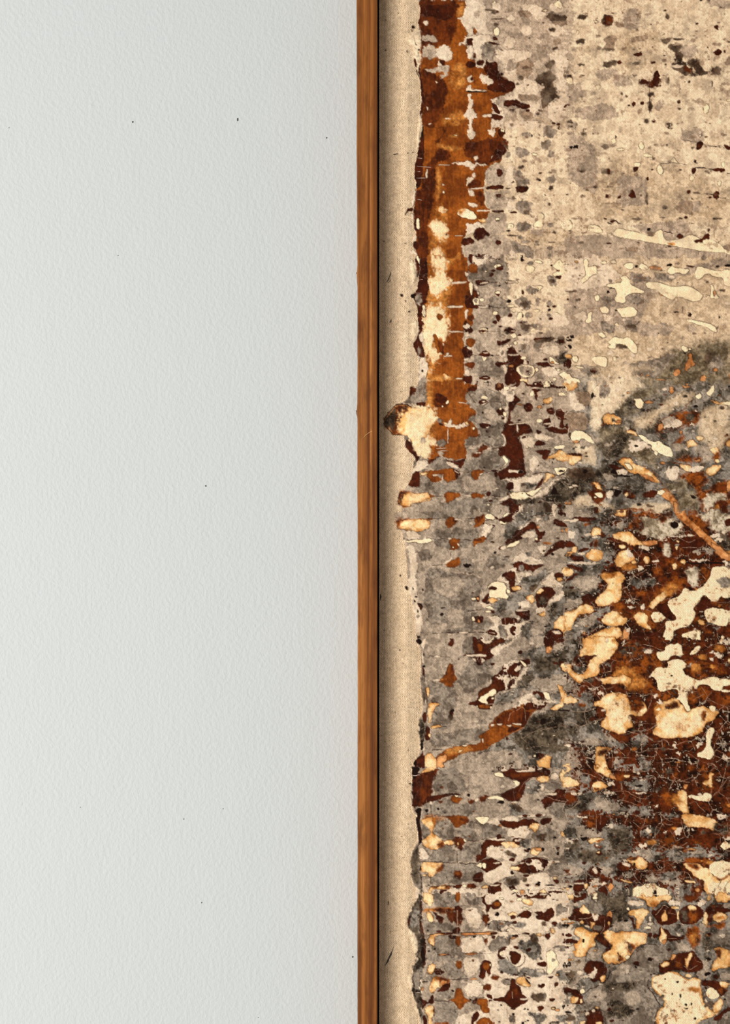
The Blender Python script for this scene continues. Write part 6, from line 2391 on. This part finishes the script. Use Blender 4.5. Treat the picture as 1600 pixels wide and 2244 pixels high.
TILES.append((880,840,4.44444,"""g 100 0 1600 0 1600 1244 100 1244
g 960 0 1600 0 1600 700 1100 900 960 1000
O 280 0 720 0 740 50 720 80 640 80 630 130 660 180 660 230 740 290 720 320 670 330 680 370 700 400 760 480 760 520 640 530 615 560 615 600 640 720 600 740 500 740 420 720 380 690 340 740 290 790 250 740 260 620 290 400 320 300 250 220 250 100
A 240 0 300 0 310 220 350 320 320 480 300 600 250 640 240 200
q 0 220 50 230 200 230 290 240 350 310 300 360 280 450 260 540 330 570 300 600 220 610 160 620 130 590 60 530 0 480
A 0 220 80 240 60 330 0 400
g 150 540 220 500 250 560 220 610 160 610
q 160 640 240 630 270 680 260 740 200 730 150 680
G 140 0 240 0 250 150 200 190 60 160 0 200 0 180 80 140 150 120
R 80 40 150 40 155 90 100 130 70 120
B 150 180 240 175 240 215 140 215
g 20 520 60 520 60 560 30 550
B 40 560 90 570 120 630 130 680 180 720 180 780 150 790 140 720 90 670 60 620
G 130 720 270 750 280 800 230 850 130 860 100 840
C 100 850 130 800 160 790 200 810 150 840 130 870 100 880
R 330 130 420 150 460 190 440 240 380 230 340 240 320 180
B 330 90 440 120 450 160 400 200 340 170
C 430 185 455 160 465 190 435 205
C 400 225 10 10
A 520 245 14 8
w 555 178 640 195 640 200 555 190
w 410 415 430 380 460 400 470 360 490 350 480 400 580 405 620 370 665 395 650 425 420 430
P 410 380 440 375 450 400 430 415
P 610 380 640 365 660 395 630 415
l2 450 435 455 600
w 445 440 455 440 460 590 450 590
G 375 370 32 26
B 360 385 400 390 410 420 370 410
G 330 570 400 545 440 570 440 600 400 620 350 610
w 340 630 450 628 450 634 340 636
w 380 650 450 652 450 658 380 658
g 360 660 410 660 410 695 380 705 360 690
B 250 740 340 735 360 700 380 720 300 795 260 790
G 270 800 380 700 440 750 460 800 560 830 560 870 400 850 290 830
B 420 740 520 755 600 740 640 720 630 700 610 790 570 830 540 790 450 760
w 420 760 500 765 540 800 560 830 480 820
l4 510 750 560 770 620 745
G 640 80 740 60 780 60 960 80 1020 120 1030 200 960 240 930 280 950 320 1000 350 980 460 1000 520 1020 580 980 610 830 610 800 570 740 600 640 620 615 560 640 530 760 520 780 480 720 420 730 380 660 370 640 340 680 330 740 300 720 260 680 220 650 200 630 120
g 820 240 930 260 960 320 960 380 820 360 790 300
B 745 180 790 145 855 180 820 205 780 205
C 800 178 16 8
w 770 205 850 180 800 210
B 750 400 800 385 890 405 840 440 780 440
w 790 380 830 375 830 390 790 390
w 820 430 855 415 840 440
C 705 440 12 14
B 640 50 700 30 740 50 720 75 640 75
B 700 0 750 0 740 40 720 30
w 690 0 740 0 720 10
R 750 640 780 600 820 600 830 630 880 635 790 670 785 700 740 730 690 730 675 700 740 680
w 740 680 40 6
g 640 650 740 640 740 680 680 680 650 710 620 690
l4 620 630 750 630
w 830 630 890 630 860 640 830 640
l4 890 640 960 615
w 650 628 740 628 740 638 650 640
G 600 760 700 740 900 640 940 640 960 720 1040 740 1000 800 940 850 620 860 590 830
l4 250 855 400 860 490 830
l4 540 860 690 870
l4 800 855 950 855
O 260 840 340 850 420 840 500 830 540 880 570 910 500 950 470 970 430 965 400 930 380 945 290 980 240 930
B 490 830 550 850 580 900 560 930 520 930 530 880
w 510 840 570 880 530 870
w 300 890 350 885 350 905 310 905
g 372 900 18 18
w 400 890 410 880 400 940 390 930
P 250 940 280 930 290 970 270 970
A 170 870 260 850 260 900 200 900
P 180 870 250 860 255 890 200 900
G 200 900 260 910 290 980 400 950 470 980 560 940 580 860 690 880 700 930 730 950 810 860 930 860 940 940 1040 970 1030 1100 830 1090 740 1060 580 1080 520 1060 400 1090 260 1060 200 1090 60 1020 160 1020 200 960
g 580 900 680 900 700 960 800 880 920 900 920 1050 600 1060
O 685 850 740 840 810 845 800 880 750 900 750 940 710 950 685 900
w 760 885 785 870 800 880 770 895
B 100 870 150 880 170 840 165 920 190 960 170 1010 90 1010 65 990 90 950 130 920
R 90 970 180 960 170 1000 80 1005
O 410 1100 420 1070 520 1058 590 1090 540 1120 500 1140 460 1180 430 1180 430 1120
O 680 1075 740 1065 820 1090 780 1120 710 1130 680 1110
w 590 1088 680 1095 680 1110 600 1098
l4 240 1090 400 1100
l4 820 1095 1000 1105
P 0 1095 60 1100 230 1075 270 1100 300 1130 280 1150 120 1170 90 1200 0 1210
A 0 1170 60 1180 80 1210 0 1210
O 230 1065 300 1090 330 1110 280 1120 240 1080
B 0 1080 80 1075 80 1095 0 1100
G 150 1210 300 1150 430 1190 500 1140 700 1120 940 1110 1000 1244 60 1244
g 860 1170 940 1150 1040 1200 1040 1244 860 1244
B 930 250 960 240 1010 260 1020 310 980 320 930 290
C 985 290 1005 265 1028 300 1020 325 990 320
C 965 245 12 10
w 1010 180 1040 200 1040 260 1000 260 1030 220
w 990 330 1030 320 1020 370 990 390
C 1022 50 25 26
B 910 40 950 10 1000 20 1000 60 960 80 920 65
S 950 35 18 8
w 950 80 1010 60 1080 100 1040 170 1020 150 1020 110
B 1070 0 1200 0 1400 0 1600 20 1600 50 1200 30 1130 20 1060 90 1100 100 1150 140 1160 170 1120 200 1080 290 1060 380 1240 390 1280 490 1220 490 1170 510 1150 560 1180 620 1200 860 1220 870 1190 910 1000 930 960 940 940 900 940 860 1000 830 1060 770 1050 730 1000 700 960 720 935 690 950 650 940 620 1000 610 1030 570 1010 520 960 500 990 460 1000 400 1020 380 1050 300 1040 180 1080 110
w 960 490 1000 500 1028 550 1000 610 970 600 1010 580 1000 530
C 975 730 1000 705 1055 750 1000 810 950 840 1000 800 1020 770
w 1040 840 1170 850 1190 870 1050 870 1030 850
w 1040 395 1240 380 1240 390 1060 405
g 1060 60 1180 10 1240 40 1260 90 1200 160 1120 100
g 1100 230 1200 240 1200 330 1250 280 1400 240 1430 240 1400 320 1370 380 1400 430 1470 480 1380 500 1280 430 1240 390 1180 360 1080 370 1070 300
w 1120 400 1140 400 1140 480 1125 490
w 1060 30 1110 30 1120 60 1070 60
g 1150 510 1240 500 1300 480 1500 500 1580 560 1460 600 1340 560 1300 610 1280 660 1200 690 1180 620 1150 570
w 1170 510 1290 530 1300 590 1260 630 1190 600 1150 550
w 1280 490 1400 490 1500 530 1400 560 1330 550 1300 520
g 1180 620 1500 620 1600 600 1600 640 1400 640 1290 640 1300 700 1380 740 1370 860 1230 880 1220 780 1190 680
w 1240 740 1300 700 1340 800 1340 860 1240 860
B 1310 560 1340 550 1420 590 1380 610 1300 600
B 1300 650 1440 645 1460 680 1400 750 1370 740 1370 700 1320 680
B 1380 350 1440 330 1460 380 1420 430 1370 400
B 1410 260 1460 225 1500 270 1480 310 1430 300
w 1370 400 1400 385 1460 385 1440 400
g 1400 310 1450 330 1460 360 1440 340
B 1500 240 1600 260 1600 470 1530 430 1560 360 1510 330
l3 1480 180 1490 480
v3 1440 260 1540 265 1600 250
v3 1500 310 1560 350 1540 400
B 1380 430 1480 420 1600 460 1600 490 1500 490
C 1250 90 1275 62 1295 95 1275 128 1250 120
C 1550 105 22 18
C 1380 20 1410 0 1455 25 1440 38 1390 35
C 1565 40 1600 20 1600 80 1575 75
B 1250 50 1360 50 1380 80 1330 100 1320 170 1300 170 1300 80
g 1320 70 1500 60 1540 150 1480 160 1340 160
P 1370 160 1400 145 1460 140 1475 170 1440 205 1380 200
S 1310 230 1360 210 1370 245 1330 245
S 1120 195 1190 205 1180 218 1130 210
B 1180 200 1260 190 1290 250 1240 290 1200 270
w 1100 40 1000 160 1060 180 1100 160
C 1480 640 1500 605 1600 600 1600 640
P 1410 740 1440 710 1490 690 1540 640 1600 660 1600 770 1540 760 1500 730 1440 745 1420 760
w 940 950 1000 940 1100 930 1220 910 1360 880 1390 900 1340 960 1280 960 1240 1010 1180 1000 1160 1060 1100 1070 1080 980 1040 950
B 1040 960 1090 960 1100 1010 1060 1060 1020 1020
m 1155 990 1200 960 1290 980 1360 970 1290 1010 1210 1030 1170 1010
d 1170 960 1230 1000 1230 1030 1170 1020
g 1170 1010 1230 990 1210 1030
B 1340 960 1390 900 1380 960 1320 1040 1280 1060 1300 1020
P 1400 880 1430 865 1500 905 1450 920 1400 970 1370 980 1400 920
l5 1270 885 1400 860 1540 910 1600 860
g 1350 760 1480 740 1600 780 1600 860 1500 900 1400 850 1240 870 1360 820
C 1480 830 1540 820 1600 830 1560 880 1520 900 1500 860
k 1550 855 18 10
B 1020 1070 1050 1060 1050 1090 1030 1110
C 1050 1080 1100 1060 1200 1055 1225 1090 1280 1105 1200 1130 1090 1130 1060 1110
k 1180 1074 6 6
w 950 1130 1040 1090 1040 1120 1000 1140 960 1140
B 950 1180 1000 1140 1060 1110 1100 1140 1180 1130 1160 1200 1130 1244 1050 1244 1060 1200 1000 1180
C 1200 1060 1300 1040 1380 1000 1300 1080 1280 1100 1230 1080
w 1500 920 1540 920 1460 990 1400 1090 1280 1130 1180 1190 1130 1260 1120 1244 1180 1160 1240 1120 1380 1040
h 1540 920 1600 890 1600 1244 1160 1244 1220 1160 1420 1090 1460 1000
h 1460 980 1600 940 1600 1140 1440 1130
G 1200 1170 1350 1120 1500 1170 1450 1244 1180 1244
v3 1520 920 1600 1000
v3 1300 1130 1440 1160 1600 1165
v3 1300 1120 1420 1080
d 1370 1160 1460 1180 1460 1244 1400 1230
B 1520 1180 1560 1170 1560 1200 1530 1210
w 1470 1170 1520 1190 1500 1244 1450 1244
k 1480 990 1540 1080 1450 1090
h 1220 1150 120 30
l3 640 80 720 190
l3 870 175 970 185
k 790 285 10 10
C 860 1238 16 8
"""))
TILES.append((770,0,4.005,"""L 0 0 590 0 605 80 605 130 590 190 583 240 610 310 605 400 590 440 618 500 590 560 585 630 600 680 612 800 610 950 598 1000 595 1040 622 1060 610 1170 600 1270 580 1350 565 1450 550 1500 550 1560 575 1600 565 1760 550 1820 540 1860 560 1920 545 1960 575 2040 540 2110 550 2170 590 2260 0 2260
c 510 310 545 275 580 250 600 270 612 330 605 420 595 440 620 500 585 530 595 600 575 620 565 540 550 480 550 420 520 380 490 320
k 540 240 14 14
k 530 268 6 12
l6 550 335 560 360 575 395
k 592 435 10 8
B 550 500 570 520 575 600 555 590
B 560 600 590 660 605 720 590 680 570 640
B 590 560 605 620 630 760 640 880 610 1040 600 1000 612 900 610 760 600 680 585 630
c 595 1040 622 1060 610 1170 598 1280 575 1330 580 1200 590 1120
B 610 1180 640 1240 630 1500 600 1640 575 1600 550 1560 550 1480 580 1380
v3 575 1460 700 1467
v2 570 1560 650 1562
v2 570 1385 620 1390
v2 580 1505 605 1505
v2 580 1640 600 1640
v2 580 1750 620 1755
w 650 1560 665 1480 675 1500 665 1560
B 500 1825 540 1820 540 1850 500 1860 480 1890 470 1880 490 1840
w 540 1870 560 1920 545 1950 520 1880
w 560 1640 575 1680 560 1790 530 1830 545 1700
B 540 1960 570 1920 600 1940 600 2030 560 2030
C 588 1970 16 50
w 530 2100 560 2050 575 2080 560 2130
B 535 2130 575 2110 600 2160 580 2200 550 2190
w 510 2200 550 2190 590 2244 520 2244
k 415 115 5 5
k 303 178 5 6
k 305 440 7 7
k 490 450 5 14
k 375 1110 5 5
l4 370 1357 410 1350
k 495 1345 6 5
k 540 1340 6 4
k 475 2138 7 6
k 290 2118 4 8
"""))
TILES.append((770,560,4.005,"""L 0 -10 600 -10 600 170 590 220 570 320 530 345 535 370 560 400 580 450 585 640 575 720 540 790 580 860 590 930 585 1150 515 1150 505 1240 450 1290 390 1305 285 1430 290 1490 370 1575 430 1570 470 1590 490 1690 560 1770 530 1870 540 1940 500 2010 470 2060 410 2080 405 2180 450 2210 440 2250 0 2250
B 560 20 590 20 600 120 590 200 565 180 570 120 555 90
C 565 5 595 0 605 60 595 70
c 500 60 550 30 560 120 580 200 540 260 520 180
B 600 0 670 0 680 250 660 400 630 420 620 500 630 640 600 700 590 600 590 500 575 440 550 380 530 350 570 320 595 210
k 545 355 20 20
G 565 350 615 340 620 400 605 450 580 440 560 380
v2 570 330 620 332
v2 590 210 630 212
C 640 460 655 500 650 540 635 500
B 560 740 600 690 630 780 650 860 650 890 600 900 575 840 540 790
G 600 840 14 40
w 600 690 625 680 640 720 635 760 615 760 600 720
w 595 920 630 885 660 920 685 980 680 1010 640 1040 660 1120 640 1160 590 1150
k 628 1010 10 10
G 640 1050 655 1100 650 1160 600 1180 590 1120
c 520 600 580 560 585 700 540 760
R 505 1150 575 1150 580 1210 550 1240 510 1240
G 560 1180 650 1160 665 1260 600 1290 540 1290 450 1290 500 1260
B 570 1290 650 1275 660 1330 580 1320
P 285 1430 340 1360 390 1305 450 1295 540 1330 640 1340 700 1330 750 1400 720 1480 680 1560 640 1600 600 1680 560 1690 500 1600 470 1580 430 1570 370 1575 330 1530 290 1490
U 285 1430 340 1360 390 1305 450 1295 510 1320 440 1380 410 1440 400 1520 420 1570 370 1575 330 1530 290 1490
d 290 1430 390 1315 400 1400 370 1480 380 1560 290 1490
h 300 1440 360 1380 350 1500 300 1480
l5 285 1490 290 1420 340 1360 390 1305 480 1300 540 1340
l4 290 1490 330 1530 370 1577 430 1570
q 460 1400 560 1350 700 1340 740 1400 680 1500 640 1560 560 1660 500 1590 450 1550
g 600 1610 640 1590 650 1640 610 1680
G 480 1600 14 18
B 470 1620 510 1630 540 1690 590 1750 600 1830 570 1820 560 1770 500 1700 480 1680
q 560 1690 640 1640 680 1700 680 1760 620 1740
w 530 1900 560 1820 640 1790 685 1840 660 1870 600 1880 570 1900 540 1920
B 540 1915 590 1885 610 1960 600 2020 560 2030 500 2010 520 1960
R 520 1970 580 1960 570 2000 510 2005
g 470 2060 500 2030 560 2040 580 2080 520 2100
P 410 2100 470 2080 580 2090 680 2080 700 2130 640 2150 540 2180 500 2210 430 2190 405 2160
U 410 2080 470 2060 560 2085 470 2100 440 2140 440 2190 405 2180
B 408 2085 450 2075 430 2100 412 2150
g 450 2244 500 2210 560 2190 700 2150 800 2180 800 2250 440 2250
l3 345 145 340 190 325 215
l3 335 205 345 212 330 235
k 348 575 5 14
k 440 350 16 14
k 505 490 12 12
k 475 400 7 12
k 435 1190 5 5
k 313 1060 5 5
"""))
TILES.append((770,1120,4.005,"""L 0 -10 440 -10 400 20 390 70 395 150 450 180 450 260 475 290 490 400 490 600 530 790 560 900 560 1060 600 1180 615 1330 600 1500 625 1650 620 1780 590 1850 600 1920 600 2050 600 2120 570 2170 550 2250 0 2250
g 400 0 560 0 700 40 640 70 420 80 380 60
P 395 100 430 75 520 70 680 80 700 120 660 170 560 190 500 160 410 155
U 395 80 440 60 540 75 440 90 410 150 395 150
w 480 160 560 180 620 240 480 250
C 445 255 500 262 570 245 600 250 690 235 710 260 690 280 600 285 560 270 500 278
w 470 300 550 290 580 440 575 620 570 700 590 800 560 820 510 740 500 500
w 530 800 600 830 625 960 600 1080 570 1060 560 940
g 480 330 500 330 520 600 500 600
k 430 565 8 12
k 487 675 14 20
k 542 683 8 12
k 570 750 12 8
k 560 790 8 12
B 580 800 610 830 625 860 610 880 590 830
k 585 880 8 12
G 583 925 12 14
k 590 1145 20 24
k 638 1260 10 14
w 615 1200 630 1250 640 1340 620 1330
k 640 1360 14 10
l6 630 1370 640 1450 645 1540 665 1640 665 1720 650 1800 660 1870 650 1950 625 2020 620 2100
G 605 1500 640 1420 650 1540 640 1650 615 1640
d 620 1600 645 1590 660 1640 640 1700
w 650 1640 660 1700 650 1700
B 625 1780 650 1750 665 1800 650 1870 620 1830
h 590 1850 620 1820 650 1880 640 1980 610 2040 590 1960
k 620 2060 14 50
w 590 1880 605 1900 600 1930 590 1910
B 550 2200 600 2150 630 2100 640 2180 640 2250 550 2250
k 560 2210 14 30
k 425 1218 9 6
l2 412 1205 422 1216
k 452 1337 5 5
k 385 1767 5 5
k 340 1857 5 5
k 265 1968 5 5
k 300 2025 5 5
k 498 2100 5 6
k 293 1050 5 6
"""))
TILES.append((770,1680,3.98,"""L 0 -10 535 -10 520 150 520 330 560 430 585 640 545 720 515 800 520 900 540 1040 590 1080 585 1150 520 1230 490 1350 500 1420 560 1480 575 1560 555 1700 530 1800 530 1960 560 2060 590 2150 600 2260 0 2260
k 530 20 580 0 600 30 560 60
v2 530 75 560 80 600 70
k 510 150 14 6
w 525 220 540 260 530 290
C 565 430 10 14
l8 560 380 590 460 600 560 590 680 575 710
h 515 800 545 740 585 690 590 800 575 860 600 930 590 1040 545 980 525 920
w 575 1060 600 1080 590 1150 560 1160 560 1100
h 520 1240 560 1180 600 1100 600 1300 590 1420 630 1500 640 1700 600 1760 610 1850 600 1960 570 2000 540 1980 525 1880 530 1790 560 1700 580 1560 560 1480 500 1410 490 1340
m 530 1260 580 1200 590 1360 560 1420 510 1380
B 490 1350 520 1290 510 1400
G 540 1800 600 1760 600 1940 550 1950
l5 605 830 600 900 615 1020 615 1080 605 1160 600 1280 600 1380 600 1450 640 1520 650 1600 640 1700 615 1740
k 625 1640 18 70
v3 600 1790 600 1830 585 1870 610 1880
v3 560 1975 605 1975
k 600 2050 16 50
h 550 1990 590 2000 620 2100 620 2244 600 2244 590 2140 560 2060
c 500 1420 560 1480 575 1560 560 1640 540 1560
c 490 1820 530 1800 535 1950 510 1920
c 560 2080 590 2120 590 2160 570 2140
k 325 1190 5 20
k 450 790 5 6
k 495 500 5 5
k 440 605 8 4
k 340 1435 5 5
"""))
run(TILES)
scatter()
col=finish()
# ---- surface: linen folds back towards the rail, the painted sheet is mounted proud of it
tt=np.clip((gx-831)/66,0,1)
lin_d=(PF-.0011)-.0074*(1-ss((tt-.22)/.78))
tr=np.clip((1665-gx)/30,0,1); lin_d=lin_d-.005*(1-tr)**2
tv=np.clip(np.minimum(gy+60,2304-gy)/40,0,1); 
dep=lin_d[None,:]-.005*((1-tv)**2)[:,None]
wavy=(vn(150,260,500)*.00035+vn(60,120,501)*.00012)
sheet=np.clip(ht/3.0,0,1.3)*.0011
dep=dep+sheet+wavy+N8*.00004
K=(D+(PF-dep))/D
VX=(gx[None,:]-800)*S*K; VZ=Z0+(1122-gy[:,None])*S*K; VY=-dep
V=np.stack([VX,VY,VZ],-1).reshape(-1,3).astype(np.float32)
RG=np.concatenate([np.clip(col*1.07,0,.95),wv[...,None]],-1).reshape(-1,4).astype(np.float32); GLs=gl.reshape(-1).astype(np.float32)
cc_=cls[:-1,:-1]
jj,ii=np.mgrid[0:NY-1,0:NX-1]
def part(name,mask,parent,label=None):
    j=jj[mask]; i=ii[mask]; a=j*NX+i
    q=np.stack([a,a+NX,a+NX+1,a+1],1)
    u,inv=np.unique(q,return_inverse=True); inv=inv.reshape(-1).astype(np.int32)
    m=bpy.data.meshes.new(name); nf=len(q)
    m.vertices.add(len(u)); m.vertices.foreach_set('co',V[u].reshape(-1))
    m.loops.add(nf*4); m.loops.foreach_set('vertex_index',inv)
    m.polygons.add(nf); m.polygons.foreach_set('loop_start',np.arange(0,nf*4,4,dtype=np.int32))
    try: m.polygons.foreach_set('loop_total',np.full(nf,4,np.int32))
    except Exception: pass
    m.update(calc_edges=True); m.polygons.foreach_set('use_smooth',np.ones(nf,bool))
    at_=m.color_attributes.new('paint','FLOAT_COLOR','POINT'); at_.data.foreach_set('color',RG[u].reshape(-1))
    g=m.attributes.new('gloss','FLOAT','POINT'); g.data.foreach_set('value',GLs[u])
    m.materials.append(canvas); o=bpy.data.objects.new(name,m); C.objects.link(o); o.parent=parent
    if label: o['label']=label
    return o
linen=part('linen_canvas',cc_==-1,art,'raw unpainted beige linen border')
vis=(gx[:-1][None,:]<1600)&(gy[:-1][:,None]>0)&(gy[:-1][:,None]<2244)
cnt=np.bincount(np.clip(cc_[vis],0,None).ravel(),minlength=sid+1)
flap=set(int(cls[int((y-GY0)/STEP),int((x-GX0)/STEP)]) for x,y in ((900,925),(865,935)))-{0,-1}
cand=[k for k in np.argsort(-cnt) if k>0 and 45<=cnt[k]<9000][:298]
keep=set(int(k) for k in cand)
mask=(cc_!=-1)&~np.isin(cc_,list(keep))
paint_sheet=part('paint_layer',mask,art,'cracked grey, cream and rust paint with a torn left edge')
KIND={'V':'tan_paint_patch','C':'cream_paint_patch','Q':'cream_paint_patch','P':'amber_edged_patch','S':'tan_paint_patch','O':'rust_paint_patch','R':'rust_paint_patch','B':'dark_brown_patch','k':'dark_brown_patch','G':'grey_paint_patch','m':'grey_paint_patch','g':'grey_paint_patch','w':'pale_paint_patch','d':'umber_paint_patch','A':'amber_edged_patch'}
order=np.argsort(cc_.ravel(),kind='stable'); srt=cc_.ravel()[order]
for k in sorted(keep):
    a,b_=np.searchsorted(srt,k),np.searchsorted(srt,k+1)
    m_=np.zeros(cc_.size,bool); m_[order[a:b_]]=True
    nm='torn_canvas_flap' if k in flap else KIND[NAMES[k]]
    part(nm,m_.reshape(cc_.shape),paint_sheet)
# canvas body behind the face
x0,_,z0=at(836,2300,.02); x1,_,z1=at(1660,-56,.02)
v,f=box(x0,x1,-.0155,-.0065,z0,z1); mesh_obj('stretcher_panel',v,f,dark,art)

# ---- loose bits
def fibre(name,pts,rad,mat,parent=None,label=None,cat=None,depth=None,group=None):
    'tapered hair or splinter along pts (px,py,depth)'
    V=[];F=[];n=6
    P3=[at(*p) for p in pts]
    from mathutils import Vector
    o0=Vector(P3[0])
    for i,p in enumerate(P3):
        a=Vector(P3[max(0,i-1)]); b2=Vector(P3[min(len(P3)-1,i+1)]); d=(b2-a).normalized(); s=d.cross(Vector((0,1,0))).normalized(); u=s.cross(d)
        for k in range(n):
            t_=2*math.pi*k/n; V.append(Vector(p)+ (s*math.cos(t_)+u*math.sin(t_))*rad[i]*S)
    for i in range(len(P3)-1):
        for k in range(n): F.append((i*n+k,i*n+(k+1)%n,(i+1)*n+(k+1)%n,(i+1)*n+k))
    F.append(tuple(range(n))); F.append(tuple((len(P3)-1)*n+i for i in reversed(range(n))))
    if parent is None: V=[q-o0 for q in V]
    o=mesh_obj(name,V,F,mat,parent,True)
    if parent is None: o.location=o0
    if label: o['label']=label; o['category']=cat
    if group: o['group']=group
    return o
def dl(px,py): 
    return float(dep[int((py-GY0)/STEP),int((px-GX0)/STEP)])
def onl(pts,up=.0002): return [(x,y,dl(x,y)+up) for x,y in pts]
fibre('splinter',onl([(864,2072),(860,2083),(856.5,2092),(853,2099),(850,2106),(846,2113),(844,2117)]),[.35,.7,2.2,1.5,2.0,.8,.3],speckm,None,'black wood splinter lying on the raw linen near the bottom of the painting','splinter')
fibre('splinter',onl([(856,595),(854.5,603),(852,611),(847.5,619)]),[.3,.6,1.0,.4],speckm,None,'thin black forked splinter on the upper linen strip beside the wooden frame','splinter')
fibre('lint',onl([(858,700),(856.5,704),(855,708)]),[.4,.9,.4],speckm,None,'tiny dark speck of lint on the linen below the thin forked splinter','lint')
fibre('lint',onl([(863,338.5),(867,338),(872,337)]),[.9,.7,.4],speckm,None,'short dark dash of lint on the linen near the top of the painting','lint')
fibre('thread',[(815.5,944.5,FT+.0001),(809,948,FT+.0003),(801,954,FT+.0003),(793,964,FT+.0001)],[.35,.5,.5,.4],goldm,None,'golden hair-thin thread curled across the front of the wooden frame','thread')
fibre('bristle',[(784,913,FT-.003),(782.6,907,FT-.002),(781.6,901,FT-.0015),(780,899.5,FT-.001)],[1.1,1.3,1.0,.5],speckm,None,"dark bristle sticking out from the frame's outer edge against the wall",'bristle')
fibre('wood_chip',[(783,601,FT-.002),(781.8,599,FT-.0015),(780.6,597,FT-.001)],[1.0,.9,.4],speckm,art)
fibre('wood_chip',[(834,1302,.027),(834.5,1308,.027),(833,1316,.0268)],[1.0,1.7,.6],speckm,art)
for a in ([(914,364.6),(930,365.8),(945,366.5)],[(912,390),(922,390.5),(932,390.3)],[(912,345.5),(925,347)],[(915,376),(921,376)],[(915,437),(925,438.5)],[(901,1698),(910,1700),(920,1697)],[(910,2176),(916,2174),(922,2176)],[(912,642),(924,642.6)],[(917,612),(927,613)]):
    fibre('frayed_thread',onl(a,.00035),[.35]+[.5]*(len(a)-2)+[.3],palem,paint_sheet)
